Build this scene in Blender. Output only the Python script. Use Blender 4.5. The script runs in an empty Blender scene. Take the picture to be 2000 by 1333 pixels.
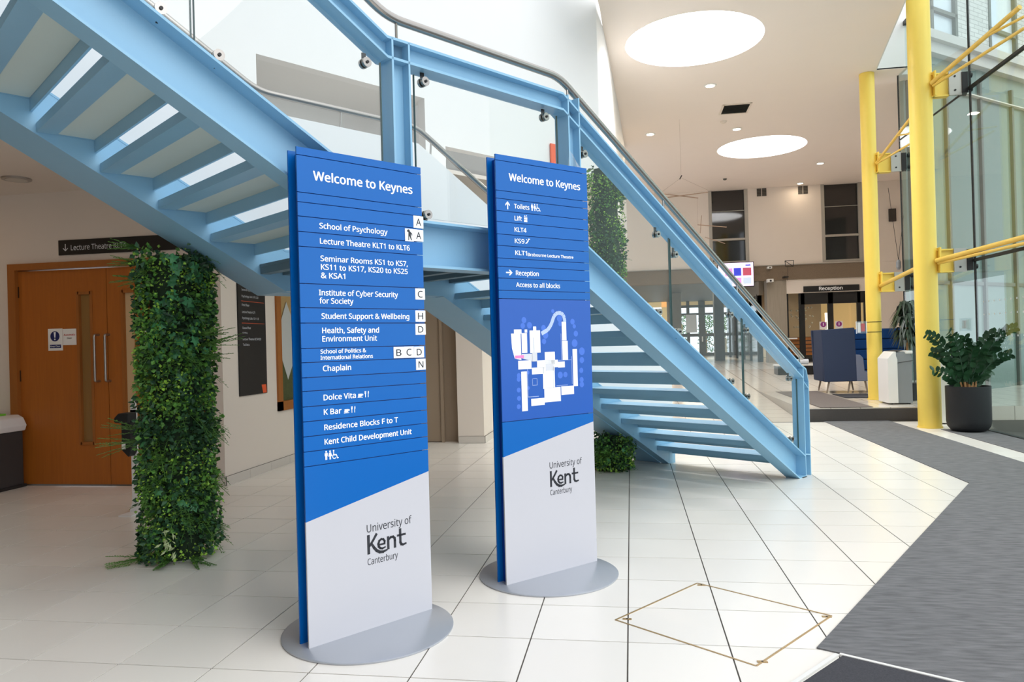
import bpy, bmesh, math, random
from mathutils import Vector, Matrix
random.seed(7)
SC = bpy.context.scene
COL = SC.collection

# ---------------------------------------------------------------- camera
cam_data = bpy.data.cameras.new('camera')
cam_data.sensor_width = 36.0
cam_data.lens = 36.0 * 1441.88 / 2000.0
cam_data.clip_start = 0.05
cam_data.clip_end = 300
cam = bpy.data.objects.new('camera', cam_data)
COL.objects.link(cam)
CR = Vector((0.98696936, 0.15861353, -0.02707828)).normalized()
CF = Vector((-0.15856082, 0.98734071, 0.00409642)).normalized()
CU = CR.cross(CF).normalized()
CAMLOC = Vector((0, 0, 1.3846))
cam.matrix_world = Matrix(((CR.x, CU.x, -CF.x, 0), (CR.y, CU.y, -CF.y, 0), (CR.z, CU.z, -CF.z, 1.3846), (0, 0, 0, 1)))
SC.camera = cam

# ---------------------------------------------------------------- world, light, exposure
world = bpy.data.worlds.new('world')
SC.world = world
world.use_nodes = True
wn = world.node_tree.nodes
wl = world.node_tree.links
bg = wn['Background']
tc = wn.new('ShaderNodeTexCoord')
sep = wn.new('ShaderNodeSeparateXYZ')
ramp = wn.new('ShaderNodeValToRGB')
wl.new(tc.outputs['Generated'], sep.inputs[0])
wl.new(sep.outputs['Z'], ramp.inputs[0])
ramp.color_ramp.elements[0].position = 0.0
ramp.color_ramp.elements[0].color = (0.80, 0.87, 0.95, 1)
ramp.color_ramp.elements[1].position = 0.7
ramp.color_ramp.elements[1].color = (0.93, 0.96, 1.0, 1)
wl.new(ramp.outputs[0], bg.inputs['Color'])
bg.inputs['Strength'].default_value = 1.92
sun_d = bpy.data.lights.new('hazy_sun', 'SUN')
sun_d.energy = 1.35
sun_d.angle = math.radians(50)
sun_d.color = (1.0, 0.985, 0.96)
sun = bpy.data.objects.new('hazy_sun', sun_d)
sun.rotation_euler = Vector((-.62, .45, -.62)).to_track_quat('-Z', 'Y').to_euler()
COL.objects.link(sun)
SC.view_settings.view_transform = 'Standard'
SC.view_settings.look = 'None'
SC.view_settings.exposure = 0.0
SC.view_settings.gamma = 1.0
SC.view_settings.use_curve_mapping = False
SC.cycles.max_bounces = 9
SC.cycles.diffuse_bounces = 5
SC.cycles.transparent_max_bounces = 24
SC.cycles.sample_clamp_indirect = 6


def area_light(name, loc, size, energy, color, rot=(0, 0, 0), size_y=None):
    l = bpy.data.lights.new(name, 'AREA')
    l.energy = energy
    l.color = color
    l.size = size
    if size_y:
        l.shape = 'RECTANGLE'
        l.size_y = size_y
    o = bpy.data.objects.new(name, l)
    o.location = loc
    o.rotation_euler = rot
    COL.objects.link(o)
    return o


# ---------------------------------------------------------------- materials
def lin(c):
    return tuple((v / 255.0 / 12.92) if v / 255.0 <= 0.04045 else (((v / 255.0) + 0.055) / 1.055) ** 2.4 for v in c)


MAT = {}


def mat(name, rgb, rough=0.5, metal=0.0, emit=None, noise=0.0, nscale=8.0, spec=0.5, bump=0.0, bscale=60.0,
        island=0.0, stretch=(1, 1, 1), rnd=0.0, coat=0.0):
    m = bpy.data.materials.new(name)
    m.use_nodes = True
    nt = m.node_tree
    b = nt.nodes['Principled BSDF']
    c = lin(rgb)
    b.inputs['Base Color'].default_value = (*c, 1)
    b.inputs['Roughness'].default_value = rough
    b.inputs['Metallic'].default_value = metal
    b.inputs['Specular IOR Level'].default_value = spec
    if coat:
        b.inputs['Coat Weight'].default_value = coat
        b.inputs['Coat Roughness'].default_value = 0.12
    if emit:
        b.inputs['Emission Color'].default_value = (*c, 1)
        b.inputs['Emission Strength'].default_value = emit
    src = None
    if noise or bump:
        t = nt.nodes.new('ShaderNodeTexCoord')
        mp = nt.nodes.new('ShaderNodeMapping')
        mp.inputs['Scale'].default_value = stretch
        nt.links.new(t.outputs['Object'], mp.inputs[0])
    if noise:
        n = nt.nodes.new('ShaderNodeTexNoise')
        n.inputs['Scale'].default_value = nscale
        n.inputs['Detail'].default_value = 6
        nt.links.new(mp.outputs[0], n.inputs['Vector'])
        src = n.outputs['Fac']
        amp = noise
    if island:
        g = nt.nodes.new('ShaderNodeNewGeometry')
        src = g.outputs['Random Per Island']
        amp = island
    if rnd:
        oi = nt.nodes.new('ShaderNodeObjectInfo')
        if src is None:
            src = oi.outputs['Random']
            amp = rnd
        else:
            ma = nt.nodes.new('ShaderNodeMath')
            ma.operation = 'MULTIPLY_ADD'
            nt.links.new(oi.outputs['Random'], ma.inputs[0])
            ma.inputs[1].default_value = rnd / max(amp, 1e-3)
            nt.links.new(src, ma.inputs[2])
            ms = nt.nodes.new('ShaderNodeMath')
            ms.operation = 'SUBTRACT'
            nt.links.new(ma.outputs[0], ms.inputs[0])
            ms.inputs[1].default_value = rnd / max(amp, 1e-3) / 2
            src = ms.outputs[0]
    if src is not None:
        mr = nt.nodes.new('ShaderNodeMapRange')
        mr.inputs['From Min'].default_value = 0.0
        mr.inputs['From Max'].default_value = 1.0
        mr.inputs['To Min'].default_value = 1 - amp
        mr.inputs['To Max'].default_value = 1 + amp
        nt.links.new(src, mr.inputs['Value'])
        mx = nt.nodes.new('ShaderNodeVectorMath')
        mx.operation = 'SCALE'
        mx.inputs[0].default_value = c
        nt.links.new(mr.outputs[0], mx.inputs['Scale'])
        nt.links.new(mx.outputs[0], b.inputs['Base Color'])
    if bump:
        n2 = nt.nodes.new('ShaderNodeTexNoise')
        n2.inputs['Scale'].default_value = bscale
        n2.inputs['Detail'].default_value = 4
        nt.links.new(mp.outputs[0], n2.inputs['Vector'])
        bp = nt.nodes.new('ShaderNodeBump')
        bp.inputs['Strength'].default_value = bump
        bp.inputs['Distance'].default_value = 0.01
        nt.links.new(n2.outputs['Fac'], bp.inputs['Height'])
        nt.links.new(bp.outputs[0], b.inputs['Normal'])
    MAT[name] = m
    return m


def glass_mat(name, tint, ior=1.45, boost=1.0, rough=0.0):
    m = bpy.data.materials.new(name)
    m.use_nodes = True
    nt = m.node_tree
    for n in list(nt.nodes):
        if n.type != 'OUTPUT_MATERIAL':
            nt.nodes.remove(n)
    out = nt.nodes['Material Output']
    tr = nt.nodes.new('ShaderNodeBsdfTransparent')
    tr.inputs[0].default_value = (*tint, 1)
    gl = nt.nodes.new('ShaderNodeBsdfGlossy')
    gl.inputs['Roughness'].default_value = rough
    ge = nt.nodes.new('ShaderNodeNewGeometry')
    dt = nt.nodes.new('ShaderNodeVectorMath')
    dt.operation = 'DOT_PRODUCT'
    nt.links.new(ge.outputs['Normal'], dt.inputs[0])
    nt.links.new(ge.outputs['Incoming'], dt.inputs[1])
    ab = nt.nodes.new('ShaderNodeMath')
    ab.operation = 'ABSOLUTE'
    nt.links.new(dt.outputs['Value'], ab.inputs[0])
    om = nt.nodes.new('ShaderNodeMath')
    om.operation = 'SUBTRACT'
    om.inputs[0].default_value = 1.0
    nt.links.new(ab.outputs[0], om.inputs[1])
    pw_n = nt.nodes.new('ShaderNodeMath')
    pw_n.operation = 'POWER'
    nt.links.new(om.outputs[0], pw_n.inputs[0])
    pw_n.inputs[1].default_value = 5.0
    f0 = ((ior - 1) / (ior + 1)) ** 2
    mu = nt.nodes.new('ShaderNodeMath')
    mu.operation = 'MULTIPLY_ADD'
    mu.use_clamp = True
    mu.inputs[1].default_value = (1 - f0) * boost
    mu.inputs[2].default_value = f0 * boost
    nt.links.new(pw_n.outputs[0], mu.inputs[0])
    mix = nt.nodes.new('ShaderNodeMixShader')
    nt.links.new(mu.outputs[0], mix.inputs[0])
    nt.links.new(tr.outputs[0], mix.inputs[1])
    nt.links.new(gl.outputs[0], mix.inputs[2])
    nt.links.new(mix.outputs[0], out.inputs[0])
    MAT[name] = m
    return m


mat('white_paint', (222, 222, 221), 0.6, noise=0.012, nscale=3)
mat('cream_paint', (226, 214, 200), 0.65, noise=0.012, nscale=3)
mat('ceiling_paint', (240, 228, 218), 0.7, noise=0.012, nscale=2)
mat('warm_wall', (224, 213, 202), 0.65, noise=0.015, nscale=3)
mat('taupe', (150, 132, 112), 0.6, noise=0.03, nscale=4)
mat('grey_wall', (214, 214, 212), 0.6)
mat('tile', (237, 232, 224), 0.24, rnd=0.03, noise=0.02, nscale=5, spec=0.45)
mat('grout', (84, 78, 72), 0.8)
mat('skirting_tile', (205, 198, 190), 0.35, rnd=0.03)
mat('stair_blue', (134, 180, 208), 0.38, noise=0.03, nscale=6, bump=0.05, bscale=40)
mat('tread_panel', (196, 210, 205), 0.5, noise=0.03, nscale=5)
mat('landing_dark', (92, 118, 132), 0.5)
mat('sign_blue', (0, 94, 174), 0.25, spec=.35, noise=0.02, nscale=3, rnd=0.03)
mat('sign_navy', (0, 52, 140), 0.35)
mat('sign_map', (22, 84, 172), 0.3)
mat('sign_silver', (190, 190, 196), 0.33, noise=0.008)
mat('base_silver', (176, 180, 188), 0.3, metal=0.35)
mat('print_white', (248, 250, 252), 0.5)
mat('print_grey', (205, 208, 214), 0.5)
mat('print_pale', (176, 194, 232), 0.5)
mat('print_tree', (66, 112, 206), 0.5)
mat('print_pink', (235, 130, 190), 0.5)
mat('print_dark', (34, 36, 44), 0.5)
mat('print_black', (16, 16, 18), 0.5)
mat('print_cream', (225, 220, 212), 0.6)
mat('print_red', (200, 40, 36), 0.5)
mat('print_orange', (226, 88, 40), 0.5)
mat('print_navy', (26, 34, 96), 0.5)
mat('print_purple', (140, 50, 130), 0.5)
mat('steel', (158, 153, 147), 0.24, metal=1.0)
mat('steel_satin', (178, 172, 166), 0.4, metal=1.0)
mat('dark_metal', (38, 36, 36), 0.4, metal=0.4)
mat('rubber', (20, 20, 20), 0.7)
mat('brass', (176, 150, 108), 0.4, metal=0.6)
mat('carpet', (112, 112, 113), 0.95, noise=0.6, nscale=16, stretch=(0.5, 2.6, 1), spec=0.1, bump=0.3, bscale=300)
mat('carpet_dark', (74, 74, 78), 0.95, noise=0.35, nscale=120, spec=0.1, bump=0.4, bscale=400)
mat('carpet_warm', (112, 104, 100), 0.95, noise=0.2, nscale=40, spec=0.1)
mat('step_face', (82, 78, 76), 0.9, noise=0.1, nscale=60, spec=0.1)
mat('trim_white', (225, 224, 220), 0.4)
mat('oak', (172, 98, 30), 0.42, noise=0.16, nscale=5, stretch=(9, 9, 0.5))
mat('oak_frame', (160, 96, 38), 0.42, noise=0.12, nscale=5, stretch=(6, 6, 0.6))
mat('hinge', (90, 70, 50), 0.4, metal=0.8)
mat('door_glass', (150, 112, 60), 0.12, spec=0.6)
mat('room_glow', (214, 184, 140), 0.7)
mat('yellow', (246, 214, 98), 0.4, noise=0.04, nscale=4)
mat('yellow_strut', (226, 186, 84), 0.4)
mat('concrete', (150, 140, 126), 0.85, noise=0.14, nscale=5, stretch=(6, 6, 0.5), bump=0.3, bscale=30)
mat('pebble', (122, 106, 88), 0.95, noise=0.35, nscale=60, bump=0.9, bscale=70)
mat('dark_frame', (24, 22, 22), 0.4)
mat('brown_frame', (62, 54, 48), 0.5)
mat('dark_glass', (34, 32, 32), 0.06, spec=0.7)
mat('window_trim', (168, 162, 152), 0.5)
mat('vent_grey', (96, 92, 84), 0.6)
mat('vent_dark', (54, 48, 42), 0.6)
mat('lamp_warm', (255, 236, 205), 0.5, emit=9.0)
mat('lamp_off', (190, 182, 170), 0.3)
mat('lit_warm', (236, 208, 150), 0.8, emit=0.3)  # faint glow put into the colour, as if lit by warm lamps
mat('lit_white', (250, 248, 240), 0.8, emit=1.4)
mat('booth_blue', (56, 66, 90), 0.9, noise=0.06, nscale=60, spec=0.15)
mat('booth_deep', (32, 72, 132), 0.9, noise=0.08, nscale=60, spec=0.15)
mat('booth_grey', (120, 126, 146), 0.9, noise=0.06, nscale=60, spec=0.15)
mat('leg_wood', (148, 132, 116), 0.5)
mat('bin_white', (232, 230, 228), 0.35)
mat('bin_grey', (134, 138, 142), 0.5)
mat('bin_dark', (36, 34, 34), 0.5)
mat('bin_green', (120, 200, 60), 0.5)
mat('bin_charcoal', (58, 56, 56), 0.5)
mat('pot_black', (25, 26, 29), 0.6, noise=0.03, nscale=9)
mat('soil', (52, 40, 30), 0.95)
mat('stem_tan', (176, 130, 84), 0.6, noise=0.12, nscale=30)
mat('leaf_dark', (34, 64, 42), 0.38, island=0.35)
mat('leaf_zz', (40, 74, 46), 0.32, rnd=0.35)
mat('leaf_palm', (30, 52, 34), 0.4, rnd=0.4)
mat('ivy_leaf', (66, 128, 80), 0.5, rnd=0.45)
mat('leaf_small', (152, 194, 72), 0.55, island=0.45)
mat('leaf_mid', (88, 138, 56), 0.55, island=0.5)
mat('leaf_deep', (44, 82, 50), 0.55, island=0.5)
mat('leaf_fern', (92, 136, 62), 0.6, island=0.4)
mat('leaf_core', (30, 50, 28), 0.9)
mat('leaf_variegated', (186, 200, 150), 0.5)
mat('paper', (236, 234, 230), 0.7)
mat('frosted', (190, 192, 190), 0.6)
mat('notice', (176, 146, 96), 0.6, noise=0.1, nscale=12)
mat('hedge_print', (74, 80, 44), 0.7, noise=0.5, nscale=60)
mat('rod', (140, 112, 92), 0.5)
mat('paving', (150, 152, 152), 0.85, noise=0.08, nscale=20)
mat('kerb', (150, 150, 138), 0.9, noise=0.2, nscale=30)
mat('road_mark', (235, 235, 232), 0.8)
mat('facade_green', (142, 156, 150), 0.35, noise=0.05, nscale=3)
mat('facade_band', (212, 206, 204), 0.7, noise=0.06, nscale=6, stretch=(0.3, 0.3, 5))
mat('facade_frame', (112, 116, 112), 0.6)
mat('facade_pane', (120, 138, 132), 0.12, spec=0.6)
mat('sky_pane', (226, 234, 246), 0.1, spec=0.6)
mat('screen_base', (238, 214, 246), 0.4, emit=1.0)
mat('screen_blue', (50, 60, 190), 0.4, emit=0.8)
mat('screen_red', (170, 70, 90), 0.4, emit=0.8)
mat('screen_pink', (214, 140, 200), 0.4, emit=0.9)
mat('screen_pale', (176, 190, 236), 0.4, emit=0.9)
mat('wood_orange', (206, 130, 62), 0.5)
mat('chrome_post', (200, 190, 170), 0.3, metal=0.6)
mat('rope', (215, 205, 185), 0.8)
mat('dry_leaf', (156, 108, 70), 0.8, island=0.4)
glass_mat('glass_guard', (0.962, 0.976, 0.97), 1.42)
glass_mat('glass_wall', (0.80, 0.865, 0.84), 1.5, 1.15)
glass_mat('glass_clear', (0.93, 0.95, 0.95), 1.5)
glass_mat('plastic_clear', (0.9, 0.92, 0.95), 1.6, 2.0, 0.05)
mat('glass_edge', (58, 84, 80), 0.3)

# brick wall of the far building and raised tile floor (too small / too far for single pieces)
def brick_mat(name, c1, c2, mortar, sx, w, h, msize, rough, axis='XZ', offset=0.5):
    m = mat(name, c1, rough)
    nt = m.node_tree
    b = nt.nodes['Principled BSDF']
    t = nt.nodes.new('ShaderNodeTexCoord')
    s = nt.nodes.new('ShaderNodeSeparateXYZ')
    cm = nt.nodes.new('ShaderNodeCombineXYZ')
    br = nt.nodes.new('ShaderNodeTexBrick')
    br.offset = offset
    nt.links.new(t.outputs['Object'], s.inputs[0])
    nt.links.new(s.outputs[axis[0]], cm.inputs[0])
    nt.links.new(s.outputs[axis[1]], cm.inputs[1])
    nt.links.new(cm.outputs[0], br.inputs['Vector'])
    br.inputs['Scale'].default_value = sx
    br.inputs['Brick Width'].default_value = w
    br.inputs['Row Height'].default_value = h
    br.inputs['Mortar Size'].default_value = msize
    br.inputs['Color1'].default_value = (*lin(c1), 1)
    br.inputs['Color2'].default_value = (*lin(c2), 1)
    br.inputs['Mortar'].default_value = (*lin(mortar), 1)
    nt.links.new(br.outputs['Color'], b.inputs['Base Color'])
    return m


brick_mat('white_brick', (226, 224, 222), (214, 212, 210), (180, 178, 176), 1.0, 0.24, 0.085, 0.008, 0.7)
brick_mat('hall_tile', (226, 216, 204), (222, 212, 200), (170, 160, 150), 1.0, 0.45, 0.45, 0.006, 0.16, 'XY', 0.0)


# ---------------------------------------------------------------- geometry helpers
def V(*a):
    return Vector(a)


ROOT = {}  # object name -> origin offset


class M:
    def __init__(s):
        s.v = []
        s.f = []

    def add(s, vs, fs):
        o = len(s.v)
        s.v += [Vector(p) for p in vs]
        s.f += [tuple(i + o for i in f) for f in fs]
        return s

    def hexa(s, p):  # 8 points: bottom 0-3, top 4-7
        return s.add(p, [(3, 2, 1, 0), (4, 5, 6, 7), (0, 1, 5, 4), (1, 2, 6, 5), (2, 3, 7, 6), (3, 0, 4, 7)])

    def box(s, a, b):
        x0, y0, z0 = [min(a[i], b[i]) for i in range(3)]
        x1, y1, z1 = [max(a[i], b[i]) for i in range(3)]
        return s.hexa([(x0, y0, z0), (x1, y0, z0), (x1, y1, z0), (x0, y1, z0), (x0, y0, z1), (x1, y0, z1), (x1, y1, z1), (x0, y1, z1)])

    def obox(s, c, ax, ay, az):  # centre and half-axis vectors
        c, ax, ay, az = Vector(c), Vector(ax), Vector(ay), Vector(az)
        return s.hexa([c - ax - ay - az, c + ax - ay - az, c + ax + ay - az, c - ax + ay - az,
                       c - ax - ay + az, c + ax - ay + az, c + ax + ay + az, c - ax + ay + az])

    def prism(s, pts, d):
        n = len(pts)
        d = Vector(d)
        vs = [Vector(p) for p in pts] + [Vector(p) + d for p in pts]
        fs = [tuple(range(n - 1, -1, -1)), tuple(range(n, 2 * n))]
        fs += [(i, (i + 1) % n, n + (i + 1) % n, n + i) for i in range(n)]
        return s.add(vs, fs)

    def tube(s, pts, r, seg=10, cap=True):
        pts = [Vector(p) for p in pts]
        n = len(pts)
        vs = []
        rr = r if isinstance(r, (list, tuple)) else [r] * n
        prev = None
        for i, p in enumerate(pts):
            t = (pts[min(i + 1, n - 1)] - pts[max(i - 1, 0)]).normalized()
            if prev is None:
                u = t.orthogonal().normalized()
            else:
                u = (prev - t * prev.dot(t)).normalized()
            prev = u
            w = t.cross(u)
            for k in range(seg):
                a = 2 * math.pi * k / seg
                vs.append(p + (u * math.cos(a) + w * math.sin(a)) * rr[i])
        fs = []
        for i in range(n - 1):
            for k in range(seg):
                a, b = i * seg + k, i * seg + (k + 1) % seg
                fs.append((a, b, b + seg, a + seg))
        if cap:
            fs.append(tuple(range(seg - 1, -1, -1)))
            fs.append(tuple(range((n - 1) * seg, n * seg)))
        return s.add(vs, fs)

    def lathe(s, c, prof, seg=32, ang=2 * math.pi):  # prof: list of (r, z)
        c = Vector(c)
        vs = []
        for r, z in prof:
            for k in range(seg):
                a = ang * k / seg
                vs.append(c + Vector((r * math.cos(a), r * math.sin(a), z)))
        fs = []
        for i in range(len(prof) - 1):
            for k in range(seg):
                a, b = i * seg + k, i * seg + (k + 1) % seg
                fs.append((a, b, b + seg, a + seg))
        fs.append(tuple(range(seg - 1, -1, -1)))
        fs.append(tuple(range((len(prof) - 1) * seg, len(prof) * seg)))
        return s.add(vs, fs)

    def disc(s, c, nrm, r, h, seg=20):
        c, nrm = Vector(c), Vector(nrm).normalized()
        return s.tube([c, c + nrm * h], r, seg)

    def build(s, name, material, parent=None, smooth=False, bevel=0.0, subsurf=0):
        me = bpy.data.meshes.new(name)
        off = Vector((0, 0, 0))
        if parent is not None:
            off = ROOT[parent.name]
        me.from_pydata([tuple(p - off) for p in s.v], [], s.f)
        bm = bmesh.new()
        bm.from_mesh(me)
        bmesh.ops.recalc_face_normals(bm, faces=bm.faces)
        bm.to_mesh(me)
        bm.free()
        me.materials.append(MAT[material])
        if smooth:
            me.polygons.foreach_set('use_smooth', [True] * len(me.polygons))
            try:
                me.set_sharp_from_angle(angle=math.radians(40))
            except Exception:
                pass
        o = bpy.data.objects.new(name, me)
        COL.objects.link(o)
        if parent is not None:
            o.parent = parent
        ROOT[o.name] = off
        if bevel:
            md = o.modifiers.new('bevel', 'BEVEL')
            md.width = bevel
            md.segments = 2
            md.limit_method = 'ANGLE'
        if subsurf:
            md = o.modifiers.new('subdivision', 'SUBSURF')
            md.levels = subsurf
            md.render_levels = subsurf
        return o


def tag(o, label=None, cat=None, group=None, kind=None):
    if label:
        o['label'] = label
    if cat:
        o['category'] = cat
    if group:
        o['group'] = group
    if kind:
        o['kind'] = kind
    return o


def thing(name, loc, label, cat, group=None):
    o = bpy.data.objects.new(name, None)
    o.empty_display_size = 0.1
    o.location = loc
    COL.objects.link(o)
    ROOT[o.name] = Vector(loc)
    return tag(o, label, cat, group)


def struct(m, name, material, parent=None, **k):
    o = m.build(name, material, parent, **k)
    if parent is None:
        o['kind'] = 'structure'
    return o


def inst(me, name, parent, mw):
    o = bpy.data.objects.new(name, me)
    COL.objects.link(o)
    o.parent = parent
    o.matrix_basis = Matrix.Translation(-ROOT[parent.name]) @ mw
    ROOT[o.name] = ROOT[parent.name]
    return o


# flat lettering, queued and converted to meshes in one go
TQ = []


def text(body, origin, right, up, height, width, material, parent, bold=0.012, name='lettering', align=0.0):
    """origin: baseline start; right/up unit vectors; height: capital height; width: total width or None"""
    TQ.append((body, Vector(origin), Vector(right).normalized(), Vector(up).normalized(), height, width, material, parent, bold, name, align))


def ui_font():
    # the sans serif that ships inside Blender itself; falls back to the built-in one
    try:
        import os
        p = os.path.join(bpy.utils.system_resource('DATAFILES'), 'fonts', 'NotoSansHebrew-Regular.woff2')
        return bpy.data.fonts.load(p) if os.path.exists(p) else None
    except Exception:
        return None


def flush_text():
    tmp = []
    fnt = ui_font()
    TQ.append(('H', V(0, 0, 0), V(1, 0, 0), V(0, 0, 1), 1, None, None, None, 0.0, '', 0))
    for q in TQ:
        c = bpy.data.curves.new('txt', 'FONT')
        c.body = q[0]
        if fnt:
            c.font = fnt
        c.size = 1.0
        c.offset = 0.0
        c.resolution_u = 3
        c.extrude = 0.0
        o = bpy.data.objects.new('txt', c)
        COL.objects.link(o)
        tmp.append(o)
    bpy.context.view_layer.update()
    dg = bpy.context.evaluated_depsgraph_get()
    hm = bpy.data.meshes.new_from_object(tmp[-1].evaluated_get(dg))
    CAP = max(v.co.y for v in hm.vertices)
    for q, o in zip(TQ, tmp):
        if q[7] is None:
            continue
        body, org, r, u, h, w, mt, par, bold, name, align = q
        me = bpy.data.meshes.new_from_object(o.evaluated_get(dg))
        xs = [v.co.x for v in me.vertices]
        x0, x1 = (min(xs), max(xs)) if xs else (0, 1)
        sy = h / CAP
        sx = (w / (x1 - x0)) if w else sy * 0.95
        nrm = r.cross(u)
        off = ROOT[par.name]
        sh = -align * (x1 - x0) * sx
        d_ = max(0.0, bold) * 1.2 * sy
        vs_, fs_ = [], []
        base = [org + r * ((v.co.x - x0) * sx + sh) + u * (v.co.y * sy) - off for v in me.vertices]
        polys = [tuple(p.vertices) for p in me.polygons]
        shifts = [(0, 0)] if d_ == 0 else [(-d_, 0), (d_, 0), (0, d_ * .7), (0, -d_ * .7)]
        for kk, (ax_, ay_) in enumerate(shifts):
            o_ = len(vs_)
            vs_ += [p + r * ax_ + u * ay_ + nrm * (0.0009 + .00004 * kk) for p in base]
            fs_ += [tuple(i + o_ for i in f) for f in polys]
        bpy.data.meshes.remove(me)
        me = bpy.data.meshes.new(name)
        me.from_pydata([tuple(p) for p in vs_], [], fs_)
        me.materials.append(MAT[mt])
        me.name = name
        ob = bpy.data.objects.new(name, me)
        COL.objects.link(ob)
        ob.parent = par
        ROOT[ob.name] = off
    for o in tmp:
        c = o.data
        bpy.data.objects.remove(o)
        bpy.data.curves.remove(c)
    TQ.clear()


# stair frame: s along the flight (upwards), n outwards to the viewer, z up
P0 = V(1.587, 7.523, 0)
SD = V(-0.59867665, -0.8009908, 0)
SN = V(0.8009908, -0.59867665, 0)


def F(s, n, z):
    return P0 + SD * s + SN * n + V(0, 0, z)


def szp(m, pts, n0, n1):
    return m.prism([F(s, n0, z) for s, z in pts], SN * (n1 - n0))


# =========================================================================== STRUCTURE
# ---- ground floor slab and tiles
fl = struct(M().box((-9.2, -6, -0.10), (6.0, 12.54, -0.004)), 'floor', 'grout')
TS, GX, GY = 0.45, -3.2003, 2.9817
tile_m = M().box((-0.2215, -0.2215, -0.006), (0.2215, 0.2215, 0.0))
tiles = []
rest = M()
for i in range(-13, 18):
    for j in range(-14, 22):
        cx, cy = GX + (i + 0.5) * TS, GY + (j + 0.5) * TS
        if cx > 4.86 or cy > 12.5 or cy < -3 or (cy > 7.0 and cx < -4.4):
            continue
        d = Vector((cx, cy, 0)) - CAMLOC
        z = d.dot(CF)
        vis = False
        if z > 0.5:
            px, py = 1000 + 1441.9 * d.dot(CR) / z, 666 - 1441.9 * d.dot(CU) / z
            vis = -60 < px < 2060 and py < 1390
        if vis:
            on_carpet = (3.15 < cx < 3.9 and cy > 7.6) or (cx > 1.2 and cy < 3.2)
            tiles.append((d.length + (50 if on_carpet else 0), cx, cy))
        else:
            rest.box((cx - .2215, cy - .2215, -0.006), (cx + .2215, cy + .2215, 0))
tiles.sort()
tme = None
for k, (dd, cx, cy) in enumerate(tiles):
    if k < 300:
        if tme is None:
            o = tile_m.build('tile', 'tile', fl)
            tme = o.data
            o.location = (cx, cy, 0)
        else:
            inst(tme, 'tile', fl, Matrix.Translation((cx, cy, 0)))
    else:
        rest.box((cx - .2215, cy - .2215, -0.006), (cx + .2215, cy + .2215, 0))
tag(rest.build('tile', 'tile', fl), kind='stuff')

# ---- raised hall floor, ramp and step
hf = M()
hf.hexa([(2.7, 12.54, -.1), (9.0, 12.54, -.1), (9.0, 16.5, -.1), (2.7, 16.5, -.1), (2.7, 12.54, .215), (9.0, 12.54, .215), (9.0, 16.5, .22), (2.7, 16.5, .22)])
hf.hexa([(2.7, 16.5, -.1), (9.0, 16.5, -.1), (9.0, 24.0, -.1), (2.7, 24.0, -.1), (2.7, 16.5, .22), (9.0, 16.5, .22), (9.0, 24, .58), (2.7, 24, .58)])
hf.hexa([(-2.1, 12.54, -.1), (2.7, 12.54, -.1), (2.7, 24, -.1), (-2.1, 24.0, -.1), (-2.1, 12.54, -.004), (2.7, 12.54, -.004), (2.7, 24, .58), (-2.1, 24, .58)])
hf.box((-4, 24, -.1), (9.0, 39.5, .58))
struct(hf, 'floor', 'hall_tile')
sf = M().box((2.7, 12.525, 0.0), (4.9, 12.541, .2))
struct(sf, 'trim_1', 'step_face')
# ---- carpets, mats, white tile border, dark strip
cm_ = M().prism([(0.775, 3.437, 0.0005), (3.011, 7.305, 0.0005), (3.03, 12.52, 0.0005), (4.015, 12.52, 0.0005), (4.015, 0.5, 0.0005), (5.0, -1.0, .0005), (3.2, 2.03 - 1.3, 0.0005), (3.2, 2.03, 0.0005)], (0, 0, 0.006))
tag(cm_.build('carpet', 'carpet'), 'mottled grey carpet path sweeping from the mat to the step', 'carpet')
cs = M().prism([(4.33, 11.36, 0.0005), (4.85, 11.36, .0005), (4.85, 2, .0005), (4.33, 2, .0005)], (0, 0, 0.006))
tag(cs.build('carpet', 'carpet'), 'narrow grey carpet strip under the black pot beside the glass wall', 'carpet')
cw = M().prism([(3.0, 12.56, .2195), (3.8, 12.56, .2195), (3.83, 16.3, .2215), (3.0, 16.3, .2215)], (0, 0, 0.006))
tag(cw.build('carpet', 'carpet_warm'), 'brown grey carpet on the raised floor behind the step', 'carpet')
m1 = M().prism([(0.86, 3.349, 0.0005), (0.50, 2.91, .0005), (1.75, 2.05, .0005), (2.0, 2.66, .0005)], (0, 0, .010))
tag(m1.build('door_mat', 'carpet_dark'), 'dark charcoal mat with a pale edge in the bottom right foreground', 'mat')
ed = M()
for a, b in (((0.85, 3.365), (2.02, 2.672)), ((0.85, 3.365), (0.49, 2.92))):
    a, b = V(a[0], a[1], .004), V(b[0], b[1], .004)
    t = (b - a).normalized()
    q = V(-t.y, t.x, 0) * 0.009
    ed.obox((a + b) / 2 + q * (1 if t.x > 0 else -1), (b - a) / 2, q, V(0, 0, .0055))
tag(ed.build('edge_trim', 'trim_white'), 'pale metal trim along the edge of the charcoal mat', 'trim')
# small mats far in the hall
mt = M().prism([(1.9, 21.2, 0.497), (4.2, 21.2, .497), (3.6, 16.0, 0.245), (2.75, 16.0, 0.2)], (0, 0, 0.02))
tag(M().prism([(3.88, 14.4, .222), (4.5, 14.4, .222), (4.5, 15.3, .222), (3.88, 15.3, .222)], (0, 0, .012)).build('door_mat', 'carpet_dark'), 'small dark mat in front of the blue booth seat', 'mat')

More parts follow.
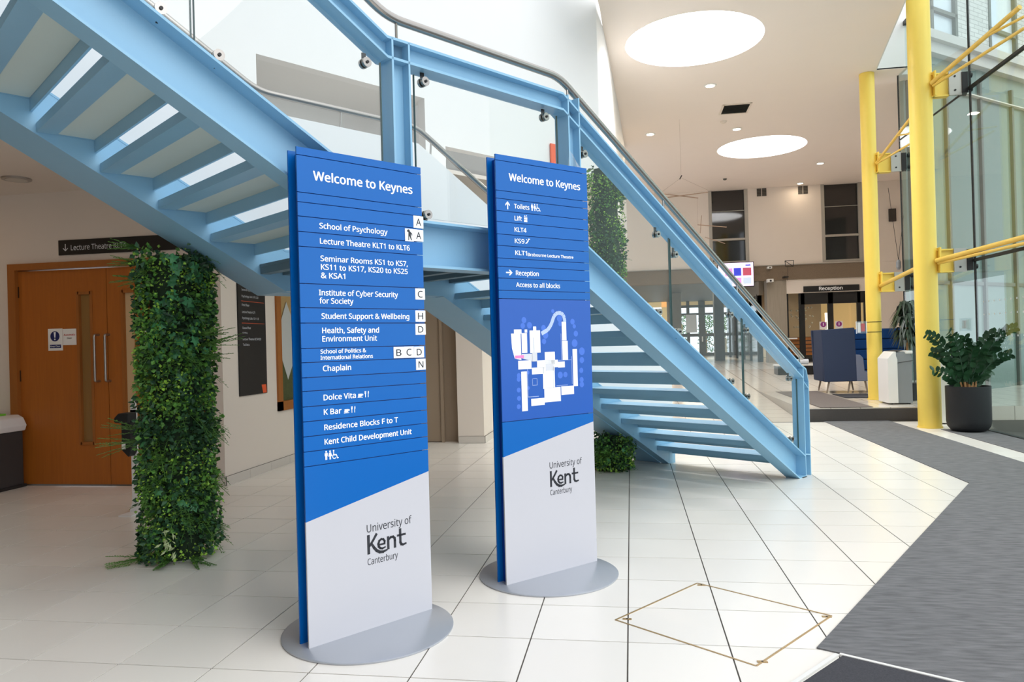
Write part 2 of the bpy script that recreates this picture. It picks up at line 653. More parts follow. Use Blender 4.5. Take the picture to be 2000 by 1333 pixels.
# ---- floor access hatch
hc = [V(-.112, 3.699, 0), V(.336, 4.297, 0), V(.941, 3.845, 0), V(.485, 3.232, 0)]
hat = thing('floor_hatch', (.41, 3.77, 0), 'brass-edged diamond access hatch set into the white floor tiles', 'hatch')
for k in range(4):
    a, b = hc[k], hc[(k + 1) % 4]
    t = (b - a).normalized()
    q = V(-t.y, t.x, 0) * 0.0045
    M().obox((a + b) / 2 + V(0, 0, .0012), (b - a) / 2, q, V(0, 0, .0012)).build('edge_strip', 'brass', hat)
for (x, y) in ((-.075, 3.715), (.335, 4.262), (.895, 3.83), (.497, 3.275)):
    g = M().obox((x + .02, y, .0015), V(.022, 0, 0), V(0, .009, 0), V(0, 0, .0015))
    b = g.build('lifting_plate', 'brass', hat)
    M().disc((x + .02, y, .003), (0, 0, 1), .005, .001, 10).build('socket', 'rubber', b)

# ---- walls: passage under the upper floor
wd = M()
wd.box((-9.2, 7.05, 0), (-6.62, 7.2, 3.15)).box((-5.15 + 1.06 - .0, 7.05, 0), (-4.165, 7.2, 3.15)) if False else None
wd = M().box((-9.2, 7.05, 0), (-6.62, 7.2, 3.15)).box((-4.33, 7.05, 0), (-4.165, 7.2, 3.15)).box((-6.62, 7.05, 2.39), (-4.33, 7.2, 3.15))
struct(wd, 'wall_back_left', 'warm_wall')
ws = M().box((-4.33, 7.2, 0), (-4.165, 8.25, 3.15)).box((-4.33, 8.25, 0), (-4.165, 9.3, .70)).box((-4.33, 8.25, 2.2), (-4.165, 9.3, 3.15)).box((-4.33, 9.3, 0), (-4.165, 10.5, 3.15))
struct(ws, 'wall_side_left', 'warm_wall')
struct(M().box((-4.165, 10.38, 0), (-2.44, 10.5, 3.15)), 'wall_passage_end', 'taupe')
struct(M().box((-2.445, 10.2, 0), (-2.07, 24, 3.65)), 'wall_pier', 'warm_wall')
# taupe double panel recess
pd = struct(M().box((-3.6, 10.33, .01), (-2.72, 10.375, 2.2)), 'door_2', 'taupe')
M().box((-2.715, 10.30, 0), (-2.67, 10.376, 2.25)).build('door_frame', 'taupe', pd)
# skirting tiles
def skirting(name, a, b, n, zt=.095):
    a, b = V(*a), V(*b)
    bs = struct(M().prism([a, b, b + n * .012, a + n * .012], (0, 0, zt)), name, 'grout')
    L = (b - a).length
    t = (b - a) / L
    k = max(1, round(L / .45))
    w = L / k
    for i in range(k):
        c = a + t * (w * (i + .5)) + n * .008 + V(0, 0, zt / 2)
        M().obox(c, t * (w / 2 - .0025), n * .009, V(0, 0, zt / 2 - .001)).build('tile', 'skirting_tile', bs)


skirting('baseboard_passage', (-4.165, 7.05, 0), (-4.165, 10.38, 0), V(1, 0, 0))
skirting('baseboard_return', (-4.33, 7.05, 0), (-4.15, 7.05, 0), V(0, -1, 0))
skirting('baseboard_pier', (-2.44, 10.2, 0), (-2.055, 10.2, 0), V(0, -1, 0))
skirting('baseboard_pier_side', (-2.07, 10.2, 0), (-2.07, 12.5, 0), V(1, 0, 0))

# passage ceiling (upper floor slab)
cp = [F(1.2, -2.6, 3.15), F(9.5, -2.6, 3.15), V(-4.2, -6, 3.15), V(-9.2, -6, 3.15), V(-9.2, 10.6, 3.15), V(-1.0, 10.6, 3.15)]  # near-camera end stretched out of view to darken the left
struct(M().prism(cp, (0, 0, .04)), 'ceiling_passage', 'warm_wall')
for x_, y_ in ((-5.6, 4.6), (-7.4, 6.0)):
    area_light('passage_warm_fill', (x_, y_, 3.12), .25, 3, (1.0, .62, .30))  # unseen warm fill, added to tint the passage
# unseen shell behind and left of the camera; dark paint cuts bounce
struct(M().box((-9.4, -6, 0), (-9.2, 10.6, 9.5)), 'wall_left', 'taupe')
struct(M().box((-9.4, -6.2, 0), (-.5, -6, 9.5)).box((-.5, -6.2, 5.5), (5.0, -6, 9.5)), 'wall_rear', 'taupe')  # right side left open to send light onto the stair

# unseen atrium roof, added and cut to keep daylight off the left
rf = M().box((-9.4, -6.2, 9.5), (-1.2, 9.0, 9.7)).box((-1.2, -6.2, 9.5), (5.0, -3.0, 9.7))
struct(rf, 'ceiling_light_block', 'white_paint')

# ---- white parapet of the stair, inner side
pt = lambda s: 1.19 + .566 * s
pb = lambda s: max(0.0, .566 * s - 0.0)
pw = M()
segs = [(-.27, -.012, 1.04), (0.0, -.012, 1.19), (3.16, 1.80, 2.98), (3.29, 1.80, 3.05), (4.55, 1.80, 3.05), (4.75, 1.93, 3.11), (9.6, 4.675, 5.9)]
for a, b in zip(segs, segs[1:]):
    szp(pw, [(a[0], a[1] + .012), (b[0], b[1] + .012), (b[0], b[2]), (a[0], a[2])], -1.97, -1.612)
struct(pw, 'wall_stair', 'white_paint')

# ---- big white wall behind the stair, curving into the hall gallery
w1 = M()
for s0, s1, z0 in ((-1.05, 1.70, 3.63), (1.70, 1.98, 3.15), (1.98, 3.91, 4.11), (3.91, 9.5, 3.45)):
    szp(w1, [(s0, z0), (s1, z0), (s1, 9.6), (s0, 9.6)], -3.32, -3.2)
struct(w1, 'wall_gallery', 'white_paint')
gp = [F(-1.05, -3.2, 0), V(-.27, 11.2, 0), V(-.20, 12.8, 0), V(-.12, 14.6, 0), V(-.06, 16.4, 0), V(-.01, 17.85, 0)]
gw = M()
for a, b in zip(gp, gp[1:]):
    gw.prism([a + V(0, 0, 3.66), b + V(0, 0, 3.66), b + V(-.15, 0, 3.66), a + V(-.15, 0, 3.66)], (0, 0, 2.6))
gw.box((-2.3, 17.7, 3.66), (-.01, 17.85, 6.3))
struct(gw, 'wall_hall_left', 'white_paint')
sf2 = M().prism([F(-1.05, -3.2, 3.66), V(-.28, 11.2, 3.66), V(-.13, 14.6, 3.66), V(-.03, 17.8, 3.66), V(-2.2, 17.8, 3.66), V(-2.2, 10.5, 3.66)], (0, 0, .12))
struct(sf2, 'ceiling_gallery', 'warm_wall')
# grey wall seen under the big white wall
struct(szp(M(), [(-.6, 3.1), (4.2, 3.1), (4.2, 4.9), (-.6, 4.9)], -4.35, -4.2), 'wall_corridor', 'grey_wall')
struct(szp(M(), [(1.9, 4.11), (4.0, 4.11), (4.0, 4.2), (1.9, 4.2)], -4.25, -3.32), 'ceiling_corridor', 'grey_wall')
pr = szp(M(), [(-.02, 3.40), (-.19, 3.40), (-.19, 3.95), (-.02, 3.95)], -3.19, -3.17)
tag(pr.build('poster', 'print_orange'), 'narrow orange red poster hanging behind the stair landing glass', 'poster')

# ---- hall ceiling with round skylight holes
def ceiling_mesh(outer, holes, z):
    bm = bmesh.new()
    def loop(pts):
        vs = [bm.verts.new((x, y, z)) for x, y in pts]
        return [bm.edges.new((vs[i], vs[(i + 1) % len(vs)])) for i in range(len(vs))]
    ed = loop(outer)
    for (cx, cy, r) in holes:
        ed += loop([(cx + r * math.cos(2 * math.pi * k / 56), cy + r * math.sin(2 * math.pi * k / 56)) for k in range(56)])
    bmesh.ops.triangle_fill(bm, use_beauty=True, use_dissolve=False, edges=ed)
    me = bpy.data.meshes.new('ceiling')
    bm.to_mesh(me)
    bm.free()
    me.materials.append(MAT['ceiling_paint'])
    o = bpy.data.objects.new('ceiling', me)
    COL.objects.link(o)
    ROOT[o.name] = V(0, 0, 0)
    o['kind'] = 'structure'
    md = o.modifiers.new('solid', 'SOLIDIFY')
    md.thickness = 0.02
    md.offset = 1
    return o


HZ = 6.05
sky = [(1.10, 11.86, 1.06), (3.30, 18.87, 1.05)]
ceil = ceiling_mesh([(-.40, 9.0), (3.58, 9.0), (3.92, 11.07), (4.40, 13.89), (4.95, 13.89), (4.95, 14.3), (8.6, 17.3), (8.6, 24.2), (-2.2, 24.2), (-2.2, 17.75), (-.08, 17.75), (-.30, 10.4)], sky, HZ + .022)
for (cx, cy, r), lb in zip(sky, ('round skylight well nearest the stair, with a pale inner ring', 'round skylight well further back near the tall windows')):
    t = thing('skylight', (cx, cy, HZ), lb, 'skylight')
    w = M()
    seg = 56
    vs, fs = [], []
    for zz in (HZ - .001, HZ + .55):
        for k in range(seg):
            vs.append((cx + (r - .004) * math.cos(2 * math.pi * k / seg), cy + (r - .004) * math.sin(2 * math.pi * k / seg), zz))
    for k in range(seg):
        fs.append((k, (k + 1) % seg, seg + (k + 1) % seg, seg + k))
    w.add(vs, fs)
    w.build('well', 'white_paint', t, smooth=True)
    # upper ring (narrower throat)
    w = M()
    vs, fs = [], []
    for rr, zz in ((r, HZ + .55), (r * .9, HZ + .57), (r * .9, HZ + .95)):
        for k in range(seg):
            vs.append((cx + rr * math.cos(2 * math.pi * k / seg), cy + rr * math.sin(2 * math.pi * k / seg), zz))
    for q in range(2):
        for k in range(seg):
            fs.append((q * seg + k, q * seg + (k + 1) % seg, (q + 1) * seg + (k + 1) % seg, (q + 1) * seg + k))
    w.add(vs, fs)
    w.build('throat_ring', 'cream_paint', t, smooth=True)
    M().lathe((cx, cy, HZ + .95), [(r * .9, 0), (r * .9, .012)], 40).build('dome_glass', 'glass_clear', t)
    # daylight through the opening
    area_light('skylight_daylight', (cx, cy, HZ + .93), r * 1.7, 360, (0.97, 0.98, 1.0))
# upstand between the ceiling edge and the glass
up = M()
eg = [V(3.58, 9.0, HZ), V(3.92, 11.07, HZ), V(4.40, 13.89, HZ), V(4.95, 13.89, HZ)]
for a, b in zip(eg, eg[1:]):
    up.prism([a, b, b + V(0, 0, 1.5), a + V(0, 0, 1.5)], V(.02, .01, 0))
struct(up, 'trim_2', 'white_paint')
# front edge of hall roof
struct(M().box((-.4, 8.98, HZ), (3.6, 9.02, HZ + 1.2)), 'trim_3', 'white_paint')

# ---- far wall with tall windows
FY = 24.0
fw = M()
fw.box((-2.2, FY, 3.6), (2.63, FY + .2, 6.05)).box((3.65, FY, 3.6), (6.0, FY + .2, 6.05)).box((7.01, FY, 3.6), (8.6, FY + .2, 6.05))
fw.box((2.63, FY, 3.6), (3.65, FY + .2, 3.79)).box((6.0, FY, 3.6), (7.01, FY + .2, 3.70))
struct(fw, 'wall_far', 'warm_wall')
for k, (x0, x1, z0, zt) in enumerate(((2.63, 3.65, 3.79, 4.49), (6.0, 7.01, 3.70, 4.46))):
    w = struct(M().box((x0, FY + .12, z0), (x1, FY + .14, 6.05)), 'window_%d' % (k + 1), 'dark_glass')
    for (a, b) in (((x0 - .09, FY - .01, z0 - .05), (x0 + .01, FY + .1, 6.05)), ((x1 - .01, FY - .01, z0 - .05), (x1 + .09, FY + .1, 6.05)),
                   ((x0, FY - .01, z0 - .05), (x1, FY + .1, z0 + .015)), ((x0, FY + .03, zt - .03), (x1, FY + .11, zt + .035))):
        M().box(a, b).build('window_frame', 'window_trim', w)
    M().box((x0, FY + .09, zt + .9), (x1, FY + .11, zt + .915)).build('glazing_bar', 'window_trim', w)
struct(M().box((-2.2, FY - .03, 3.15), (7.15, FY + .25, 3.6)), 'trim_4', 'pebble')
# dark soffit, floors above the deep entrance
struct(M().box((-2.2, FY + .2, 3.2), (9, 37, 3.3)), 'ceiling_entrance', 'brown_frame')
# reception lintel wall
rl = M().box((4.83, FY + .02, 2.72), (8.6, FY + .22, 3.16)).box((7.14, FY + .02, .5), (8.6, FY + .22, 3.6))
struct(rl, 'wall_reception', 'warm_wall')
cc = M().box((4.24, FY + .02, .5), (4.83, FY + .5, 3.16))
tag(cc.build('concrete_column', 'concrete', bevel=.01), 'board-marked grey concrete column left of the reception doors', 'column')
# concrete return wall with dark glazing going back
struct(M().box((4.1, FY + .6, 2.75), (4.24, 34, 3.2)), 'wall_return', 'concrete')
wg = struct(M().box((4.12, FY + 1.0, .58), (4.22, 33, 2.75)), 'window_3', 'dark_glass')
for y in (25, 26.6, 28.2, 30, 32):
    M().box((4.08, y, .58), (4.25, y + .09, 2.78)).build('window_frame', 'dark_frame', wg)

# reception doors
rd = struct(M().box((5.25, FY + .06, 2.37), (7.12, FY + .18, 2.72)), 'door_3', 'dark_frame')
for x0, x1 in ((4.83, 4.88), (5.20, 5.36), (6.05, 6.2), (6.9, 7.0), (7.10, 7.15)):
    M().box((x0, FY + .06, .57), (x1, FY + .17, 2.72)).build('door_frame', 'dark_frame', rd)
for x0, x1 in ((4.88, 5.20), (5.36, 6.05), (6.2, 6.9), (7.0, 7.1)):
    M().box((x0, FY + .06, .57), (x1, FY + .17, .70)).build('bottom_rail', 'dark_frame', rd)
    M().box((x0, FY + .10, .70), (x1, FY + .112, 2.7)).build('pane', 'glass_clear', rd)
M().box((4.8, FY - .02, 1.3), (5.10, FY + .06, 1.34)).build('push_bar', 'trim_white', rd)
for x in (5.90, 6.36):
    s_ = M().box((x - .11, FY + .085, 1.58), (x + .11, FY + .095, 1.82)).build('sticker', 'paper', rd)
    M().disc((x, FY + .084, 1.73), (0, -1, 0), .085, .002, 20).build('sticker_disc', 'print_purple', rd)
    M().box((x - .012, FY + .078, 1.69), (x + .012, FY + .081, 1.78)).build('sticker_mark', 'print_white', rd)
# reception interior
ri = M().box((4.7, 31.9, .5), (9, 32.1, 3.2)).box((8.9, 24.3, .5), (9, 32, 3.2))
struct(ri, 'wall_reception_back', 'lit_warm')
struct(M().box((5.0, 30.5, .5), (7.4, 31.9, 3.2)), 'wall_reception_left', 'taupe')
dk = thing('reception_desk', (5.6, 27.2, .58), 'orange slatted wooden desk seen through the reception doors', 'desk')
for k in range(5):
    M().box((4.95, 27.0, .72 + k * .13), (6.3, 27.12, .82 + k * .13)).build('slat', 'wood_orange', dk)
M().box((4.95, 27.12, .58), (6.3, 27.6, 1.36)).build('carcass', 'brown_frame', dk)
lp = thing('floor_lamp', (7.05, 28.0, .58), 'white glowing floor lamp deep inside the reception', 'lamp')
M().lathe((7.05, 28, 1.35), [(.13, 0), (.13, .85)], 16).build('lamp_shade', 'lit_white', lp)
M().tube([(7.05, 28, .58), (7.05, 28, 1.35)], .02, 8).build('pole', 'dark_metal', lp)
M().lathe((7.05, 28, .58), [(.12, 0), (.12, .02)], 16).build('base', 'dark_metal', lp)
bub = thing('flower_display', (5.75, 26.4, .58), 'spray of pale round blossoms behind the left reception door', 'flowers')
M().tube([(5.75, 26.4, .58), (5.75, 26.4, 1.8)], .03, 8).build('stem', 'dark_metal', bub)
rr = random.Random(3)
for k in range(34):
    a, r_, z_ = rr.uniform(0, 6.28), rr.uniform(.05, .42), rr.uniform(1.65, 2.35)
    c = V(5.75 + r_ * math.cos(a), 26.4 + .4 * r_ * math.sin(a), z_)
    M().lathe(c, [(.01, -.03), (.034, -.015), (.034, .015), (.01, .03)], 8).build('blossom', 'print_cream', bub)
for x, y, e in ((6.0, 28, 60), (7.8, 27, 40)):
    area_light('reception_lamp', (x, y, 3.1), 1.2, e, (1.0, .86, .62))

# reception sign
rs = thing('hanging_sign', (6.13, FY, 2.83), 'black reception sign board on the lintel above the glass doors', 'sign')
M().box((5.325, FY - .03, 2.745), (6.95, FY + .015, 2.925)).build('board', 'print_black', rs)
text('Reception', (5.78, FY - .031, 2.79), (1, 0, 0), (0, 0, 1), .10, .68, 'print_white', rs, .022)

# deep entrance: doors and glazing at Y = 36
de = struct(M().box((2.10, 36.0, 2.88), (6.2, 36.1, 3.0)), 'door_4', 'brown_frame')
for x0, x1 in ((2.12, 2.24), (2.66, 2.80), (3.22, 3.52), (4.05, 4.30), (4.92, 5.25)):
    M().box((x0, 36.0, .58), (x1, 36.1, 3.2)).build('door_frame', 'brown_frame', de)
for x0, x1 in ((2.24, 2.66), (2.80, 3.22), (3.52, 4.05), (4.30, 4.92)):
    M().box((x0, 36.02, .58), (x1, 36.1, .72)).build('bottom_rail', 'brown_frame', de)
    M().box((x0, 36.02, 1.50), (x1, 36.1, 1.64)).build('mid_rail', 'brown_frame', de)
    M().box((x0, 36.02, 2.52), (x1, 36.1, 2.62)).build('top_rail', 'brown_frame', de)
    M().box((x0, 36.05, .7), (x1, 36.06, 2.9)).build('pane', 'glass_clear', de)
M().box((2.62, 35.98, 1.7), (3.12, 36.0, 2.55)).build('notice_sheet', 'print_grey', de)
M().box((2.24, 35.98, 1.7), (2.45, 36.0, 2.1)).build('paper_note', 'lit_warm', de)
M().tube([(3.36, 35.93, 1.25), (3.36, 35.93, 1.5)], .03, 8).build('door_handle', 'trim_white', de)
struct(M().box((-2.2, 36.0, .58), (.2, 36.2, 3.2)).box((1.75, 36, .58), (2.12, 36.2, 3.2)), 'wall_entrance', 'concrete')
struct(M().box((.2, 36.0, .58), (.45, 36.1, 3.2)).box((1.5, 36, .58), (1.75, 36.1, 3.2)).box((.2, 36, 2.95), (1.75, 36.1, 3.2)).box((.2, 36, 2.2), (1.75, 36.1, 2.35)), 'window_4', 'lit_warm')
struct(M().box((-2.2, 36.5, 3.0), (8, 36.6, 3.3)).box((-2.2, 37, .5), (1.0, 37.1, 3)), 'wall_vestibule', 'lit_warm')
for k, x in enumerate((3.78, 4.6, 2.5, 1.0)):
    sh = thing('shrub', (x, 38.4, .58), ('green shrub behind the middle door pane of the far entrance', 'green shrub behind the right pane of the far entrance', 'green shrub behind the notice sheet of the far entrance', 'green shrub behind the leftmost far entrance window')[k], 'shrub')
    lm = M()
    for q in range(500):
        a, h_ = rr.uniform(0, 6.28), rr.uniform(0, 2.0)
        r_ = rr.uniform(.1, .42)
        c = V(x + r_ * math.cos(a), 38.4 + r_ * math.sin(a), .6 + h_)
        u = V(rr.uniform(-1, 1), rr.uniform(-1, 1), rr.uniform(-1, 1)).normalized() * .07
        w = u.cross(V(rr.uniform(-1, 1), rr.uniform(-1, 1), rr.uniform(-1, 1))).normalized() * .035
        lm.add([c - u, c + w, c + u, c - w], [(0, 1, 2, 3)])
    tag(lm.build('foliage', 'leaf_mid', sh), kind='stuff')
    M().tube([(x, 38.4, .5), (x, 38.4, 1.8)], .04, 6).build('trunk', 'stem_tan', sh)
bar = thing('rope_barrier', (4.55, 35.2, .58), 'rope barrier on a tan post outside the far entrance doors', 'barrier')
M().tube([(4.55, 37.0, .58), (4.55, 37.0, 1.42)], .05, 8).build('post', 'rope', bar)
for sx in (-1, 1):
    pts = [V(4.55 + sx * .9 * t, 37.0, 1.35 - .3 * math.sin(math.pi * t)) for t in [i / 8 for i in range(9)]]
    M().tube(pts, .02, 6).build('rope', 'rope', bar)
dc = M().box((3.0, 27.4, .5), (3.34, 27.8, 3.25))
tag(dc.build('square_column', 'brown_frame', bevel=.01), 'dark brown square column standing before the far entrance doors', 'column')
lc = M().box((1.62, 29.4, .5), (1.98, 29.8, 3.25))
tag(lc.build('square_column', 'concrete', bevel=.01), 'pale concrete column at the left of the far entrance doors', 'column')
bn = thing('slatted_bench', (5.2, 30.0, .58), 'orange slatted bench with a pale base seen through the stair glass', 'bench')
for k in range(4):
    M().box((4.62, 29.9, 1.05 + k * .13), (5.6, 29.96, 1.13 + k * .13)).build('slat', 'wood_orange', bn)
M().box((4.62, 29.95, .60), (5.6, 30.3, .98)).build('base', 'trim_white', bn)
M().box((4.40, 29.9, .58), (4.58, 30.05, 1.95)).build('upright', 'lit_warm', bn)
area_light('entrance_lamp', (2.8, 31, 3.15), 3.0, 130, (1.0, .88, .66))

# =========================================================================== STAIRCASE
st = thing('staircase', F(0, 0, 0), 'light blue steel staircase with a landing and glass panelled railing', 'staircase')
HS, FLG = .29, .016


def beam(name, path, h, n0, n1, web_n, web_t=.010, flg=.014):
    """I / channel section swept along a top-edge path in the s-z plane; each stretch one mesh"""
    m = M()
    for (s0, z0), (s1, z1) in zip(path, path[1:]):
        szp(m, [(s0, z0), (s1, z1), (s1, z1 - flg), (s0, z0 - flg)], n0, n1)
        szp(m, [(s0, z0 - h), (s1, z1 - h), (s1, z1 - h + flg), (s0, z0 - h + flg)], n0, n1)
        szp(m, [(s0, z0 - flg), (s1, z1 - flg), (s1, z1 - h + flg), (s0, z0 - h + flg)], web_n - web_t / 2, web_n + web_t / 2)
    return m.build(name, 'stair_blue', st)


low = lambda s: .29 + .566 * s
upp = lambda s: 2.107 + .566 * (s - 4.597)
UE = 9.0
# outer stringers
beam('stringer', [(0.0, low(0)), (3.16, 2.078)], HS, -.14, 0, -.105)
m = M()
szp(m, [(-.135, low(-.135)), (0, low(0)), (0, low(0) - .014), (-.135, low(-.135) - .014)], -.12, 0)
szp(m, [(-.135, 0.0), (0, 0), (0, low(0) - .014), (-.135, low(-.135) - .014)], -.11, -.10)
szp(m, [(-.135, 0.0), (0, 0), (0, .014), (-.135, .014)], -.12, 0)
m.build('stringer_foot', 'stair_blue', st)
beam('landing_beam', [(3.16, 2.078), (4.546, 2.078)], .26, -.14, 0, -.105)
beam('stringer', [(4.546, 2.078), (UE, upp(UE))], HS, -.14, 0, -.105)
# inner stringers, with the wide blue cladding under the parapet
m = M()
for (s0, z0), (s1, z1) in (((0.02, 0.0), (3.16, 1.788)), ((3.16, 1.788), (4.546, 1.788)), ((4.546, 1.788), (UE, upp(UE) - HS))):
    szp(m, [(s0, z0 + .002), (s1, z1 + .002), (s1, z1 + .010), (s0, z0 + .010)], -1.94, -1.60)
m.build('soffit_cladding', 'stair_blue', st)
beam('stringer', [(0.0, low(0)), (3.16, 2.078)], HS, -1.60, -1.495, -1.502)
m = M()
szp(m, [(-.12, low(-.12)), (0, low(0)), (0, 0.0), (-.12, 0)], -1.51, -1.495)
m.build('stringer_foot', 'stair_blue', st)
beam('landing_beam', [(3.16, 2.078), (4.546, 2.078)], .285, -1.60, -1.495, -1.502)
beam('stringer', [(4.546, 2.078), (UE, upp(UE))], HS, -1.60, -1.495, -1.502)


# treads: a pan with nosing, rear lip and pale soffit panel
def tread(s_f, z_top):
    sr = s_f + .30
    zs = z_top - .05
    a, b = -1.494, -.112
    m = M()
    szp(m, [(s_f, z_top), (sr, z_top), (sr, z_top - .012), (s_f, z_top - .012)], a, b)      # plate
    szp(m, [(s_f, z_top - .012), (s_f + .012, z_top - .012), (s_f + .012, zs - .07), (s_f, zs - .07)], a, b)    # nosing
    szp(m, [(sr - .100, z_top - .012), (sr, z_top - .012), (sr, zs), (sr - .100, zs)], a, b)   # rear box
    szp(m, [(s_f + .012, z_top - .012), (sr - .1, z_top - .012), (sr - .1, zs), (s_f + .012, zs)], a, a + .006)
    t = m.build('tread', 'stair_blue', st)
    p = M()
    szp(p, [(s_f + .013, zs + .012), (sr - .101, zs + .012), (sr - .101, zs + .004), (s_f + .013, zs + .004)], a + .007, b)
    p.build('soffit_panel', 'tread_panel', t)


for j in range(10):
    rear_s = .224 + .3127 * j
    tread(rear_s - .30, .18 + .1765 * j + .05)
k = 0
while True:
    s_f = 4.758 + .3160 * k
    if s_f > 8.6:
        break
    tread(s_f, 2.144 + .1777 * k)
    k += 1
# landing
lm = M()
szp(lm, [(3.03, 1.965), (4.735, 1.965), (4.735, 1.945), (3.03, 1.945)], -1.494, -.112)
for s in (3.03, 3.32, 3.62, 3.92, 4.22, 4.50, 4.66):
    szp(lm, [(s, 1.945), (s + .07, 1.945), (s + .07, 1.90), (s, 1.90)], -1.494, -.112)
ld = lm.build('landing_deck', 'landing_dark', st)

# posts (H sections)
def post(s0, s1, z0, z1):
    m = M()
    t = .012
    szp(m, [(s0, z0), (s0 + t, z0), (s0 + t, z1), (s0, z1)], -.12, 0)
    szp(m, [(s1 - t, z0), (s1, z0), (s1, z1), (s1 - t, z1)], -.12, 0)
    szp(m, [(s0 + t, z0), (s1 - t, z0), (s1 - t, z1), (s0 + t, z1)], -.067, -.057)
    return m.build('post', 'stair_blue', st)


post(4.556, 4.676, 1.82, 3.035)
post(3.148, 3.268, 1.82, 3.035)
m = M()
szp(m, [(-.255, 0), (-.243, 0), (-.243, .93), (-.255, .93)], -.12, 0)
szp(m, [(-.147, 0), (-.135, 0), (-.135, 1.07), (-.147, 1.07)], -.12, 0)
szp(m, [(-.243, 0), (-.147, 0), (-.147, 1.07), (-.243, .96)], -.067, -.057)
szp(m, [(-.255, .93), (-.255, .915), (-.20, 1.045), (-.147, 1.075), (-.147, 1.09), (-.21, 1.06)], -.12, 0)
szp(m, [(-.243, .86), (-.147, .93), (-.147, .942), (-.243, .872)], -.12, 0)
szp(m, [(-.243, .20), (-.147, .215), (-.147, .227), (-.243, .212)], -.12, 0)
m.build('post', 'stair_blue', st)
m = M()
szp(m, [(-.135, 0), (-.05, 0), (-.05, .006), (-.135, .006)], -.13, .01)
m.build('base_plate', 'dark_metal', st)
# top rail beams
rl_ = lambda s: 1.165 + .566 * s
ru = lambda s: upp(s) + .875
beam('top_rail', [(-.147, rl_(-.147)), (3.19, rl_(3.19)), (3.31, 3.04)], .12, -.12, 0, -.062)
beam('top_rail', [(3.31, 3.04), (4.70, 3.04)], .12, -.12, 0, -.062)
beam('top_rail', [(4.70, 3.04), (UE, ru(UE))], .12, -.12, 0, -.062)
# tube handrail on little stems
def bend(pts, r=.10, n=5):
    out = [Vector(pts[0])]
    for a, b, c in zip(pts, pts[1:], pts[2:]):
        a, b, c = Vector(a), Vector(b), Vector(c)
        p, q = b + (a - b).normalized() * r, b + (c - b).normalized() * r
        for i in range(n + 1):
            t = i / n
            out.append(p * (1 - t) ** 2 + b * 2 * t * (1 - t) + q * t * t)
    out.append(Vector(pts[-1]))
    return out


tz = lambda s: 1.308 + .566 * s
hp = [F(-.25, -.06, tz(-.25)), F(3.28, -.06, 3.165), F(4.66, -.06, 3.170), F(UE, -.06, ru(UE) + .15)]
hr = M().tube(bend(hp), .0245, 14).build('handrail', 'steel', st, smooth=True)
for s in (-.19, 1.0, 2.10, 3.20, 4.60, 5.7, 7.0):
    z1 = tz(s) if s < 3.28 else (3.165 if s < 4.66 else ru(s) + .15)
    z0 = rl_(s) if s < 3.3 else (3.04 if s < 4.7 else ru(s))
    M().tube([F(s, -.06, z0 - .004), F(s, -.06, z1 - .01)], .008, 8).build('handrail_stem', 'steel', st, smooth=True)
# glass panels
def pane(pts):
    g = szp(M(), pts, -.055, -.043).build('glass_panel', 'glass_guard', st)
    n = len(pts)
    for (a, b) in ((pts[0], pts[-1]), (pts[1], pts[2])):
        e = M()
        szp(e, [(a[0] - .0015, a[1]), (a[0] + .0015, a[1]), (b[0] + .0015, b[1]), (b[0] - .0015, b[1])], -.056, -.042)
        e.build('glass_edge', 'glass_edge', g)


def lowpane(a, b):
    pane([(a, low(a) + .02), (b, low(b) + .02), (b, rl_(b) - .15), (a, rl_(a) - .15)])


lowpane(-.09, .949)
lowpane(.961, 2.048)
lowpane(2.060, 3.10)
pane([(3.33, 2.10), (4.50, 2.10), (4.50, 2.89), (3.33, 2.89)])
up1 = lambda s: upp(s) + .02
pane([(4.72, up1(4.72)), (5.695, up1(5.695)), (5.695, ru(5.695) - .15), (4.72, ru(4.72) - .15)])
pane([(5.71, up1(5.71)), (7.0, up1(7.0)), (7.0, ru(7.0) - .15), (5.71, ru(5.71) - .15)])
pane([(7.015, up1(7.015)), (8.4, up1(8.4)), (8.4, ru(8.4) - .15), (7.015, ru(7.015) - .15)])
# round glass clamps
for s, z in [(5.84, 2.853), (5.594, 2.717), (4.813, 2.878), (4.432, 2.864), (3.449, 2.859), (4.436, 2.119), (3.45, 2.119), (3.067, 2.678), (2.223, 2.197), (1.986, 2.056), (1.155, 1.586), (.889, 1.452), (.065, .976), (.069, .392), (3.078, 2.067), (1.173, 1.012), (.904, .861), (1.965, 1.447), (2.228, 1.599), (4.84, 2.28), (5.85, 3.53), (5.56, 3.37), (6.9, 3.45)]:
    m = M().disc(F(s, -.042, z), SN, .026, .016, 20).disc(F(s, -.056, z), -SN, .026, .016, 20)
    c = m.build('glass_clamp', 'steel', st, smooth=True)
    top = z > low(s) + .45 if s < 3.2 else (z > 2.5 if s < 4.6 else z > upp(s) + .45)
    sg = 1 if top else -1
    szp(M(), [(s - .012, z + sg * .02), (s + .012, z + sg * .02), (s + .012, z + sg * .055), (s - .012, z + sg * .055)], -.064, -.056).build('clamp_bracket', 'dark_metal', c)
    M().disc(F(s, -.026, z), SN, .008, .006, 10).build('clamp_bolt', 'dark_metal', c)

